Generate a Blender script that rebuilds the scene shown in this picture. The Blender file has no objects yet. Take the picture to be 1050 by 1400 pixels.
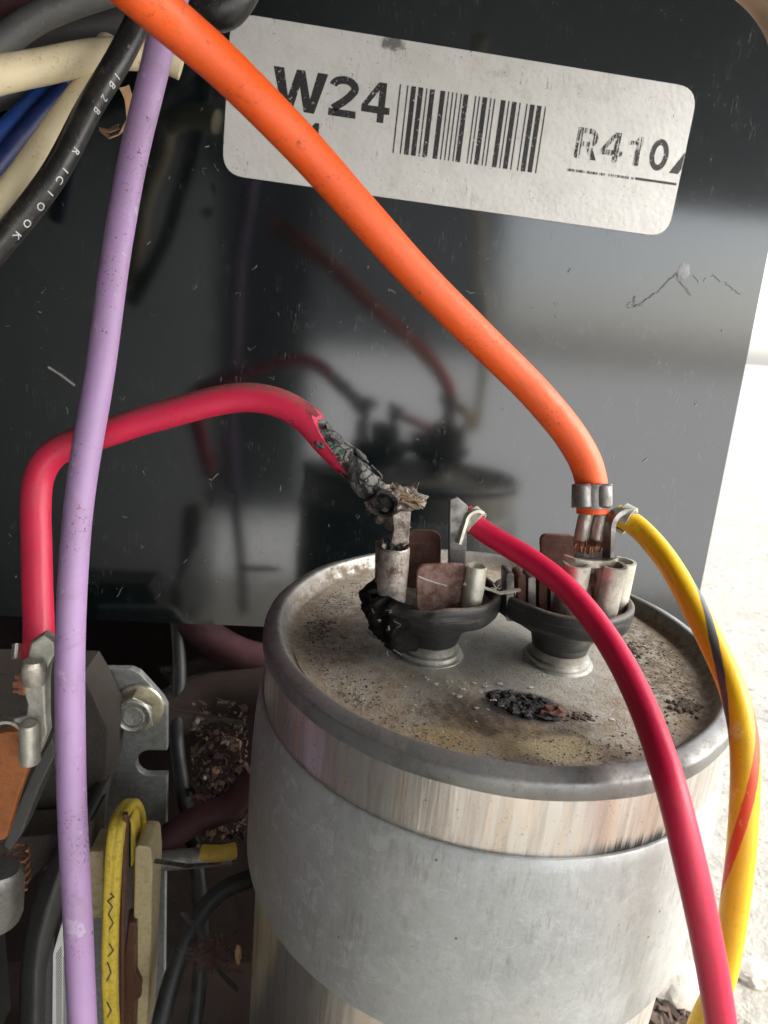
import bpy, bmesh, math, random
from mathutils import Vector, Matrix, noise
random.seed(7)
S = bpy.context.scene
COL = S.collection
rad = math.radians
PI = math.pi

# ------------------------------------------------------------------ camera, world, sun
# units: 1 = 1 cm.  The panel lies in the plane y = 0, z is up, the capacitor lid is near z = 0.
YAW, PIT, ROL = 0.0795, 0.2560, 0.0746
CAM = Vector((-1.8553, -11.3779, 3.0517))
FPX = 943.083                                             # focal length in photo pixels (1050 x 1400)
fw = Vector((math.sin(YAW)*math.cos(PIT), math.cos(YAW)*math.cos(PIT), -math.sin(PIT)))
r0 = Vector((math.cos(YAW), -math.sin(YAW), 0)); u0 = r0.cross(fw)
CR = math.cos(ROL)*r0 + math.sin(ROL)*u0
CU = -math.sin(ROL)*r0 + math.cos(ROL)*u0
cam = bpy.data.cameras.new('camera'); camo = bpy.data.objects.new('camera', cam); COL.objects.link(camo)
camo.matrix_world = Matrix.Translation(CAM) @ Matrix((CR, CU, -fw)).transposed().to_4x4()
cam.sensor_fit = 'VERTICAL'; cam.sensor_height = 36; cam.lens = FPX*36/1400
cam.clip_start = .5; cam.clip_end = 5000
S.camera = camo
cam.dof.use_dof = True; cam.dof.focus_distance = 7.2; cam.dof.aperture_fstop = .8
S.render.resolution_x = 768; S.render.resolution_y = 1024

SUN_EL, SUN_AZ = 38, 108                                   # azimuth from +y towards +x
sd = Vector((math.sin(rad(SUN_AZ))*math.cos(rad(SUN_EL)), math.cos(rad(SUN_AZ))*math.cos(rad(SUN_EL)), math.sin(rad(SUN_EL))))
w = bpy.data.worlds.new('World'); S.world = w; w.use_nodes = True
nt = w.node_tree; bg = nt.nodes['Background']
sky = nt.nodes.new('ShaderNodeTexSky'); sky.sky_type = 'NISHITA'; sky.sun_disc = False
sky.sun_elevation = rad(SUN_EL); sky.sun_rotation = rad(SUN_AZ)
sky.dust_density = 2.2; sky.ozone_density = .8
hs = nt.nodes.new('ShaderNodeHueSaturation'); hs.inputs['Saturation'].default_value = .35      # thin even cloud: little colour left
nt.links.new(sky.outputs[0], hs.inputs['Color']); nt.links.new(hs.outputs[0], bg.inputs[0]); bg.inputs[1].default_value = .15
sl = bpy.data.lights.new('sun', 'SUN'); sl.energy = 1.5; sl.angle = rad(40); sl.color = (1, .97, .93)
so = bpy.data.objects.new('sun', sl); COL.objects.link(so)
so.rotation_euler = (-sd).to_track_quat('-Z', 'Y').to_euler(); so.location = (0, 30, 60)
vs = S.view_settings; vs.view_transform = 'Standard'; vs.look = 'None'; vs.exposure = 1.9; vs.gamma = 1
S.cycles.use_denoising = True
S.cycles.max_bounces = 8; S.cycles.diffuse_bounces = 5; S.cycles.glossy_bounces = 4
S.cycles.sample_clamp_indirect = 6

# ------------------------------------------------------------------ placing helpers
def ray(px, py): return fw + CR*((px-525)/FPX) - CU*((py-700)/FPX)
def dep(px, py, D): return CAM + ray(px, py)*D
def aty(px, py, y):
    r = ray(px, py); return CAM + r*((y-CAM.y)/r.y)
def atz(px, py, z):
    r = ray(px, py); return CAM + r*((z-CAM.z)/r.z)
def nz(p, s=1.0, seed=0.0): return noise.noise(Vector(p)*s + Vector((seed*3.7, seed*1.3, seed*7.1)))

# ------------------------------------------------------------------ materials
class Mt:
    def __init__(s, name, base=(.5,.5,.5), rough=.5, metal=0., **kw):
        s.m = bpy.data.materials.new(name); s.m.use_nodes = True
        s.nt = s.m.node_tree; s.b = s.nt.nodes['Principled BSDF']
        s.col = s.rgb(base); s.rough = None
        s.b.inputs['Roughness'].default_value = rough; s.r0 = rough
        s.b.inputs['Metallic'].default_value = metal
        for k, v in kw.items(): s.b.inputs[k.replace('_', ' ')].default_value = v
        s.nrm = None
        s.tc = s.nt.nodes.new('ShaderNodeTexCoord')
    def n(s, t, **p):
        o = s.nt.nodes.new('ShaderNode'+t)
        for k, v in p.items(): setattr(o, k, v)
        return o
    def set(s, sock, v):
        if hasattr(v, 'is_linked') or isinstance(v, bpy.types.NodeSocket): s.nt.links.new(v, sock)
        else:
            if isinstance(v, tuple) and len(v) == 3 and sock.type == 'RGBA': v = (*v, 1)
            sock.default_value = v
    def rgb(s, c):
        o = s.n('RGB'); o.outputs[0].default_value = (*c, 1); return o.outputs[0]
    def co(s, scale=(1,1,1), kind='Object', rot=(0,0,0)):
        m = s.n('Mapping'); m.inputs['Scale'].default_value = scale; m.inputs['Rotation'].default_value = rot
        s.nt.links.new(s.tc.outputs[kind], m.inputs[0]); return m.outputs[0]
    def noise(s, scale, detail=4, rough=.55, co=None, dist=0.):
        o = s.n('TexNoise'); s.set(o.inputs['Vector'], co or s.tc.outputs['Object'])
        o.inputs['Scale'].default_value = scale; o.inputs['Detail'].default_value = detail
        o.inputs['Roughness'].default_value = rough; o.inputs['Distortion'].default_value = dist
        return o.outputs[0]
    def vor(s, scale, co=None, feature='F1', out=0, rnd=1.):
        o = s.n('TexVoronoi', feature=feature); s.set(o.inputs['Vector'], co or s.tc.outputs['Object'])
        o.inputs['Scale'].default_value = scale; o.inputs['Randomness'].default_value = rnd
        return o.outputs[out]
    def ramp(s, f, a, b, lo=0., hi=1.):                        # smooth threshold a..b
        o = s.n('MapRange', interpolation_type='SMOOTHSTEP'); s.set(o.inputs[0], f)
        for i, v in zip((1,2,3,4), (a, b, lo, hi)): o.inputs[i].default_value = v
        return o.outputs[0]
    def ma(s, op, a, b=0., c=0.):
        o = s.n('Math', operation=op); s.set(o.inputs[0], a); s.set(o.inputs[1], b); s.set(o.inputs[2], c); return o.outputs[0]
    def mix(s, f, a, b):
        o = s.n('Mix', data_type='RGBA'); s.set(o.inputs[0], f); s.set(o.inputs[6], a); s.set(o.inputs[7], b); return o.outputs[2]
    def over(s, f, c, rough=None):                             # lay colour c over what is there
        s.col = s.mix(f, s.col, c)
        if rough is not None:
            o = s.n('Mix', data_type='FLOAT'); s.set(o.inputs[0], f); s.set(o.inputs[2], s.rough if s.rough is not None else s.r0); o.inputs[3].default_value = rough
            s.rough = o.outputs[0]
    def bump(s, h, dist=.01, st=1.):
        o = s.n('Bump'); o.inputs['Strength'].default_value = st; o.inputs['Distance'].default_value = dist
        s.set(o.inputs['Height'], h)
        if s.nrm is not None: s.nt.links.new(s.nrm, o.inputs['Normal'])
        s.nrm = o.outputs[0]
    def sep(s, v, i):
        o = s.n('SeparateXYZ'); s.set(o.inputs[0], v); return o.outputs[i]
    def normal_z(s):
        g = s.n('NewGeometry'); return s.sep(g.outputs['Normal'], 2)
    def done(s):
        s.nt.links.new(s.col, s.b.inputs['Base Color'])
        if s.rough is not None: s.nt.links.new(s.rough, s.b.inputs['Roughness'])
        if s.nrm is not None: s.nt.links.new(s.nrm, s.b.inputs['Normal'])
        return s.m

def wire_mat(name, base, rough=.42, dirt=.5, dust=0., wear=None, dirtcol=(.06,.035,.02), stripes=None, fine=1., scorch=None):
    m = Mt(name, base, rough)
    m.over(m.ramp(m.noise(1.1, 3), .35, .75, 0, .35), tuple(c*.78 for c in base))
    if stripes:
        uv = m.tc.outputs['UV']; u = m.sep(uv, 0); v = m.sep(uv, 1)
        for ph, pitch, wd, c, v0, v1 in stripes:
            t = m.ma('FRACT', m.ma('ADD', m.ma('ADD', u, m.ma('MULTIPLY', v, 1/pitch)), ph))
            d = m.ma('ABSOLUTE', m.ma('SUBTRACT', t, .5))
            d = m.ma('ADD', d, m.ma('MULTIPLY', m.ma('SUBTRACT', m.noise(14, 3), .5), .02))
            m.over(m.ma('MULTIPLY', m.ramp(d, wd/2-.006, wd/2+.006, 1, 0), m.ma('MULTIPLY', m.ramp(v, v0-.1, v0+.1), m.ramp(v, v1-.1, v1+.1, 1, 0))), c)
    if wear: m.over(m.ramp(m.noise(3.2, 5, .7), .6, .66, 0, .65), wear, .6)
    m.over(m.ramp(m.noise(1.3, 5, .75, m.co((1,1,1)), .8), .53, .70, 0, dirt*.75), tuple(.5*q+.5*k for q, k in zip(base, (.10,.075,.05))), .7)
    m.over(m.ma('MULTIPLY', m.ramp(m.noise(26*fine, 4, .7), .55, .66), m.ramp(m.noise(1.5, 3, .6), .46, .62, 0, dirt)), dirtcol, .8)
    m.over(m.ramp(m.noise(7*fine, 4, .65), .66, .72, 0, dirt), dirtcol, .8)
    m.over(m.ramp(m.noise(2.2, 5, .7), .45, .8, 0, dirt*.6), tuple(.55*q+.45*k for q, k in zip(base, (.26,.2,.14))), .75)
    if dust:
        up = m.ramp(m.normal_z(), .25, .95)
        m.over(m.ma('MULTIPLY', m.ma('MULTIPLY', up, m.ramp(m.noise(30, 5, .8), .35, .62)), dust), (.16,.12,.085), .9)
    if scorch:                                                 # smoke stain that creeps back from the burnt end
        v = m.ma('ADD', m.sep(m.tc.outputs['UV'], 1), m.ma('MULTIPLY', m.ma('SUBTRACT', m.noise(5, 5, .75), .5), .9))
        m.over(m.ramp(v, *scorch, 0, .8), (.05,.012,.014), .6)
    m.bump(m.noise(5, 3), .012, .6); m.bump(m.noise(60, 3, .7), .003, .5)
    return m.done()

def metal_mat(name, base, rough=.45, metal=.9, grime=.5, grimecol=(.10,.08,.06), rust=0., bump=.006, sc=1.):
    m = Mt(name, base, rough, metal)
    m.over(m.ramp(m.noise(9*sc, 4, .6), .35, .7), tuple(c*.72 for c in base))
    if rust: m.over(m.ramp(m.noise(5*sc, 6, .75), .5-.3*rust, .72-.2*rust), (.13,.055,.035), .9)
    f = m.ramp(m.noise(6*sc, 6, .72), .42, .7, 0, grime)
    m.over(f, grimecol, .85)
    m.over(m.ramp(m.noise(45*sc, 3, .7), .62, .7, 0, grime), (.025,.02,.017), .9)
    i = m.n('Mix', data_type='FLOAT'); m.set(i.inputs[0], f); i.inputs[2].default_value = metal; i.inputs[3].default_value = 0
    m.nt.links.new(i.outputs[0], m.b.inputs['Metallic'])
    m.bump(m.noise(30*sc, 5, .7), bump, .7)
    return m.done()

def plain_mat(name, base, rough=.6, var=.3, dirt=.4, dirtcol=(.05,.04,.03), bump=.01, sc=6.):
    m = Mt(name, base, rough)
    m.over(m.ramp(m.noise(sc*.5, 4, .6), .35, .7, 0, var), tuple(c*.55 for c in base))
    m.over(m.ramp(m.noise(sc*2, 6, .75), .48, .72, 0, dirt), dirtcol, .85)
    m.bump(m.noise(sc*4, 5, .7), bump, .8)
    return m.done()

def panel_mat():
    m = Mt('black_gloss_paint', (.0032,.0055,.0062), .11, 0, IOR=1.92)
    c = m.co((1, 1, .25))
    m.over(m.ramp(m.noise(1.2, 5, .65, c), .45, .8, 0, .5), (.009,.0105,.0102), .14)          # dust film
    # pale specks, lint and scratches of their own shape
    cl = m.ramp(m.noise(.8, 3), .4, .65)
    sp = m.ma('MULTIPLY', m.ramp(m.vor(7), .05, .10, 1, 0), m.ramp(m.noise(3.3, 2), .52, .58))
    m.over(m.ma('MULTIPLY', sp, .35), (.22,.22,.20), .5)
    sp2 = m.ma('MULTIPLY', m.ramp(m.vor(17), .05, .11, 1, 0), m.ramp(m.noise(5, 2), .5, .6))
    m.over(m.ma('MULTIPLY', sp2, .3), (.18,.17,.16), .5)
    m.over(m.ma('MULTIPLY', m.ramp(m.noise(38, 4, .75), .63, .72), m.ma('MULTIPLY', cl, .4)), (.13,.125,.115), .5)
    for rt, sc in (((0,.5,0), (14,1,.7)), ((0,-.7,0), (11,1,.5)), ((0,1.45,0), (9,1,.4))):
        s = m.noise(2.4, 2, .5, m.co(sc, rot=rt), .4)
        ln = m.ramp(m.ma('ABSOLUTE', m.ma('SUBTRACT', s, .5)), .003, .009, 1, 0)
        m.over(m.ma('MULTIPLY', m.ma('MULTIPLY', ln, m.ramp(m.noise(1.9, 2, co=m.co(rot=rt)), .58, .66)), .22), (.2,.2,.19), .6)
    m.bump(m.noise(1.1, 2), .006, .2)
    return m.done()

def paper_mat(name='sticker_paper', base=(.62,.61,.58)):
    m = Mt(name, base, .6)
    m.over(m.ramp(m.noise(2, 5, .6), .4, .75, 0, .4), (.46,.44,.40))
    m.over(m.ramp(m.noise(1.4, 6, .75), .56, .72, 0, .5), (.40,.37,.31))
    P = m.tc.outputs['Object']; dx = m.ma('SUBTRACT', m.sep(P,0), 2.32); dz = m.ma('ADD', m.sep(P,2), .06)
    d = m.ma('ADD', m.ma('SQRT', m.ma('ADD', m.ma('MULTIPLY', dx, dx), m.ma('MULTIPLY', m.ma('MULTIPLY', dz, dz), 3.))), m.ma('MULTIPLY', m.ma('SUBTRACT', m.noise(14, 5, .8), .5), .5))
    m.over(m.ramp(d, .08, .24, .85, 0), (.07,.06,.05), .85)                 # grease rubbed on the upper edge
    m.over(m.ramp(m.noise(16, 5, .75), .63, .74, 0, .55), (.25,.22,.18), .8)
    m.over(m.ma('MULTIPLY', m.ramp(m.noise(34, 3, .7), .64, .7), m.ramp(m.noise(2.5, 2), .45, .6)), (.06,.05,.045), .8)
    s = m.noise(1.9, 2, .5, m.co((9,1,.8), rot=(0,.9,0)), .6)
    ln = m.ramp(m.ma('ABSOLUTE', m.ma('SUBTRACT', s, .5)), .004, .012, 1, 0)
    m.over(m.ma('MULTIPLY', m.ma('MULTIPLY', ln, m.ramp(m.noise(2.3, 2), .58, .64)), .6), (.12,.1,.09), .8)
    m.bump(m.vor(13, feature='SMOOTH_F1'), .008, .5); m.bump(m.noise(24, 4, .6), .004, .6); m.bump(m.noise(1.2, 1), .03, .4)
    return m.done()

def ink_mat(name, worn):
    m = Mt(name, (.022,.021,.02), .55)
    a = m.noise(2.2, 4, .6, m.co((11,1,.9), rot=(0,-.05,0)))
    b = m.noise(24, 4, .7)
    if worn: f = m.ma('MULTIPLY', m.ramp(m.noise(3.1, 3, .6, m.co((13,1,.5), rot=(0,-.05,0))), .45, .50), m.ramp(b, .36, .48))
    else: f = m.ma('MULTIPLY', m.ramp(b, .33, .40), m.ramp(m.noise(1.6, 5, .75), .25, .34))
    m.nt.links.new(f, m.b.inputs['Alpha'])
    return m.done()

def faint_mat():
    m = Mt('faint_black_print', (.022,.021,.02), .55); P = m.tc.outputs['Object']
    a = m.ramp(m.ma('ABSOLUTE', m.ma('SUBTRACT', m.ma('FRACT', m.ma('MULTIPLY', m.sep(P,0), 8.3)), .5)), .12, .2)
    m.nt.links.new(m.ma('MULTIPLY', a, m.ramp(m.noise(14, 4, .7), .34, .5)), m.b.inputs['Alpha']); return m.done()
def lid_mat():
    m = Mt('lid_tin', (.37,.345,.295), .5, .3)
    P = m.tc.outputs['Object']
    r = m.ma('SQRT', m.ma('ADD', m.ma('POWER', m.sep(P,0), 2.), m.ma('POWER', m.sep(P,1), 2.)))
    n1 = m.noise(2.2, 6, .7); n2 = m.noise(12, 6, .78); n3 = m.noise(40, 4, .7)
    m.over(m.ramp(m.noise(1.3, 4, .6), .4, .7, 0, .7), (.28,.25,.19), .65)
    m.over(m.ramp(m.noise(2.3, 6, .78), .44, .62, 0, .75), (.25,.19,.12), .9)
    m.over(m.ramp(m.noise(5.5, 6, .8), .55, .66, 0, .7), (.38,.32,.22), .95)
    m.over(m.ramp(m.noise(8, 6, .8), .58, .68, 0, .8), (.075,.055,.04), .95)
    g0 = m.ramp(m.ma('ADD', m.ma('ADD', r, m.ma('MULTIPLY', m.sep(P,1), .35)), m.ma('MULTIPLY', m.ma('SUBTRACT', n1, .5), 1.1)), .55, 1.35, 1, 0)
    m.over(m.ma('MULTIPLY', g0, .55), (.24,.235,.215), .42)  # clean grey metal, with the shade round the cups put into its colour
    edge = m.ramp(m.ma('ADD', r, m.ma('MULTIPLY', m.ma('SUBTRACT', n1, .5), 1.6)), 1.45, 2.25)
    m.over(m.ma('MULTIPLY', edge, m.ramp(n2, .34, .62, .25, .95)), (.22,.165,.11), .95)      # brown dust towards the rim
    def blob(x, y, rx, ry, seed, amt=.9):
        dx = m.ma('DIVIDE', m.ma('SUBTRACT', m.sep(P,0), x), rx); dy = m.ma('DIVIDE', m.ma('SUBTRACT', m.sep(P,1), y), ry)
        d = m.ma('SQRT', m.ma('ADD', m.ma('MULTIPLY', dx, dx), m.ma('MULTIPLY', dy, dy)))
        return m.ramp(m.ma('ADD', d, m.ma('MULTIPLY', m.ma('SUBTRACT', m.noise(4+seed, 6, .75), .5), amt)), .75, 1.15, 1, 0)
    m.over(m.ma('MULTIPLY', blob(-.35,-1.75,.75,.28,0,1.5), m.ramp(n3, .38, .58, .15, .9)), (.36,.26,.12), .95)   # yellow ochre stain
    m.over(m.ma('MULTIPLY', blob(.22,-1.85,.4,.2,2,1.6), m.ramp(n3, .36, .56, .25, .85)), (.43,.36,.21), .95)
    m.over(m.ma('MULTIPLY', blob(-.12,-1.42,.85,.34,1,1.3), m.ramp(n2, .3, .7, .3, .9)), (.075,.05,.034), .95)  # scorched halo
    m.over(blob(.04,-1.24,.40,.25,5,.7), (.02,.016,.013), .95)
    m.over(m.ma('MULTIPLY', blob(-1.75,.2,.5,.9,3), m.ramp(n2, .35, .65, .2, .85)), (.13,.10,.075), .95)
    m.over(m.ma('MULTIPLY', blob(1.75,-.35,.4,1.0,4), m.ramp(n2, .4, .6, .1, .95)), (.11,.085,.06), .95)
    m.over(m.ma('MULTIPLY', m.ramp(n3, .6, .68), m.ma('MULTIPLY', m.ramp(n1, .45, .6), .8)), (.035,.028,.022), .95)
    sp = m.ma('MULTIPLY', m.ramp(m.vor(6.5, m.co((1,1,0))), .07, .13, 1, 0), m.ramp(m.noise(2.7, 2), .5, .56))
    m.over(m.ma('MULTIPLY', sp, .8), (.48,.44,.36), .9)
    sp = m.ma('MULTIPLY', m.ramp(m.vor(15, m.co((1,1,0))), .06, .12, 1, 0), m.ramp(m.noise(3.9, 2), .52, .58))
    m.over(m.ma('MULTIPLY', sp, .7), (.42,.39,.33), .9)
    i = m.n('Mix', data_type='FLOAT'); m.set(i.inputs[0], edge); i.inputs[2].default_value = .3; i.inputs[3].default_value = .0
    m.nt.links.new(i.outputs[0], m.b.inputs['Metallic'])
    m.bump(n2, .03, .8); m.bump(n3, .012, .9)
    return m.done()

def rim_mat():
    m = Mt('rim_tin', (.25,.248,.238), .42, .6)
    m.over(m.ramp(m.noise(2, 5, .65), .42, .68), (.19,.187,.176), .45)
    m.over(m.ramp(m.noise(7, 6, .75), .54, .68, 0, .6), (.12,.10,.08), .75)
    m.over(m.ramp(m.noise(1.1, 3, .6), .5, .7, 0, .7), (.10,.098,.09), .55)
    m.over(m.ramp(m.noise(30, 4, .7), .62, .69, 0, .7), (.04,.03,.025), .9)
    m.over(m.ma('MULTIPLY', m.ramp(m.normal_z(), .6, .95), m.ramp(m.noise(14, 5, .75), .46, .64, 0, .45)), (.2,.17,.13), .9)
    P = m.tc.outputs['Object']; rr = m.ma('SQRT', m.ma('ADD', m.ma('POWER', m.sep(P,0), 2.), m.ma('POWER', m.sep(P,1), 2.)))
    q = m.ramp(m.ma('ADD', rr, m.ma('MULTIPLY', m.ma('SUBTRACT', m.noise(3.5, 6, .8), .5), .35)), 2.27, 2.345, 1, 0)
    m.over(m.ma('MULTIPLY', q, m.ramp(m.noise(9, 6, .8), .38, .6, .05, .95)), (.20,.155,.105), .95)
    m.bump(m.noise(4, 4, .6), .02, .5); m.bump(m.noise(30, 4, .7), .003, .5)
    return m.done()

def can_mat(name='can_aluminium'):
    m = Mt(name, (.80,.765,.72), .30, .92)
    st = m.noise(3.2, 5, .6, m.co((3.2,3.2,.22)))
    m.over(m.ramp(st, .42, .62, 0, .9), (.60,.55,.50), .36)
    m.over(m.ramp(m.noise(2.1, 5, .6, m.co((4,4,.3)), .5), .52, .66, 0, .7), (.84,.70,.55), .3)
    m.over(m.ramp(m.noise(4.5, 4, .7, m.co((3,3,.2))), .62, .7, 0, .6), (.30,.28,.26), .5)
    m.over(m.ramp(m.noise(13, 6, .78), .60, .68, 0, .7), (.22,.13,.07), .8)
    m.over(m.ramp(m.noise(34, 4, .7), .64, .7, 0, .7), (.08,.05,.035), .9)
    P = m.tc.outputs['Object']; an = m.ma('ARCTAN2', m.sep(P,1), m.sep(P,0)); z = m.sep(P,2)
    d = m.ma('DIVIDE', m.ma('ABSOLUTE', m.ma('ADD', an, 1.20)), .34)
    h = m.ma('ADD', m.ma('MULTIPLY', m.ma('SUBTRACT', m.noise(7, 3, .6, m.co((4,4,.1))), .5), .30), m.ma('ADD', z, .78))     # soot brushed upward from the sleeve edge
    m.over(m.ma('MULTIPLY', m.ramp(h, .0, .15, 1, 0), m.ma('MULTIPLY', m.ramp(d, .35, 1., 1, 0), m.ramp(z, -1.2, -1.1))), (.05,.05,.05), .6)
    m.bump(m.noise(10, 4, .6, m.co((3,3,.15))), .006, .6)
    return m.done()

def sleeve_mat():
    m = Mt('grey_sleeve', (.40,.412,.402), .38, .25, IOR=1.5)
    m.over(m.ramp(m.noise(.9, 4, .6), .4, .7, 0, .6), (.33,.34,.33), .45)
    m.over(m.ramp(m.noise(.7, 5, .7, m.co((1,1,.6))), .45, .62, 0, .7), (.45,.445,.42), .45)
    m.over(m.ramp(m.noise(1.3, 6, .75, m.co((1.3,1.3,.5)), .6), .52, .68, 0, .6), (.29,.275,.24), .5)
    m.over(m.ramp(m.noise(9, 6, .8, None, .4), .46, .62, 0, .32), (.50,.515,.51), .5)
    m.over(m.ramp(m.noise(13, 6, .8, m.co((1,1,.6))), .52, .66, 0, .45), (.27,.265,.245), .5)
    P = m.tc.outputs['Object']
    m.over(m.ma('MULTIPLY', m.ramp(m.ma('ADD', m.sep(P,0), m.ma('MULTIPLY', m.ma('SUBTRACT', m.noise(1.5, 5, .7, m.co((1,1,.35))), .5), 2.4)), -2.3, -.6, 1, 0), .6), (.235,.225,.20), .5)   # brownish stain, with the left side's shade put into the colour
    m.over(m.ramp(m.noise(4, 6, .85, m.co((1,1,.9)), .8), .52, .60, 0, .4), (.52,.535,.53), .42)
    m.over(m.ma('MULTIPLY', m.ramp(m.noise(1.0, 3), .5, .62), m.ramp(m.noise(5, 4, .7, m.co((5,5,.35))), .5, .62, 0, .55)), (.24,.235,.215), .5)
    m.over(m.ramp(m.noise(2.2, 4, .65, m.co((1.5,1.5,.35))), .54, .72, 0, .45), (.28,.26,.225), .55)
    m.over(m.ma('MULTIPLY', m.ramp(m.vor(4.2), .03, .07, .8, 0), m.ramp(m.noise(3.3, 2), .42, .5)), (.06,.045,.035), .9)
    m.over(m.ramp(m.noise(36, 4, .7), .66, .72, 0, .5), (.12,.1,.085), .8)
    m.bump(m.noise(22, 4, .6), .004, .6); m.bump(m.noise(2.0, 2), .02, .3)
    return m.done()

def char_mat():
    m = Mt('charred_insulation', (.02,.018,.017), .55)
    cd = m.n('VectorMath', operation='ADD'); nn = m.n('TexNoise'); nn.inputs['Scale'].default_value = 5; m.set(nn.inputs['Vector'], m.tc.outputs['Object'])
    m.set(cd.inputs[0], m.tc.outputs['Object']); sc_ = m.n('VectorMath', operation='SCALE'); m.set(sc_.inputs[0], nn.outputs[1]); sc_.inputs[3].default_value = .22; m.set(cd.inputs[1], sc_.outputs[0])
    v = m.vor(6.5, cd.outputs[0], 'DISTANCE_TO_EDGE'); pl = m.ramp(m.noise(4.2, 5, .7), .45, .51)
    m.over(m.ma('MULTIPLY', m.ramp(v, .015, .06), pl), (.20,.195,.18), .36)
    m.over(m.ramp(m.noise(9, 5, .75), .55, .63, 0, .7), (.03,.027,.025), .35)
    m.over(m.ma('MULTIPLY', m.ramp(m.noise(4.6, 5, .65), .535, .58), m.ramp(m.noise(15, 3), .4, .55)), (.035,.15,.085), .45)
    m.over(m.ramp(m.noise(11, 4, .7), .6, .7, 0, .7), (.16,.12,.08), .9)
    m.bump(m.ma('MULTIPLY', m.ramp(v, 0, .1), pl), .04, .8); m.bump(m.noise(22, 5, .75), .035, .9)
    return m.done()

def ground_mat():
    m = Mt('pale_concrete', (.36,.335,.285), .85)
    m.over(m.ramp(m.noise(1.0, 6, .7), .45, .75, 0, .5), (.22,.205,.175))
    m.over(m.ramp(m.noise(2.2, 6, .8), .55, .65, 0, .8), (.10,.085,.065))
    m.over(m.ramp(m.noise(6, 6, .8), .6, .68, 0, .8), (.06,.05,.04))
    m.over(m.ramp(m.noise(.35, 4, .7), .5, .72, 0, .5), (.25,.225,.185))
    m.bump(m.noise(2.2, 6, .7), .25, .8)
    return m.done()

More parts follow.
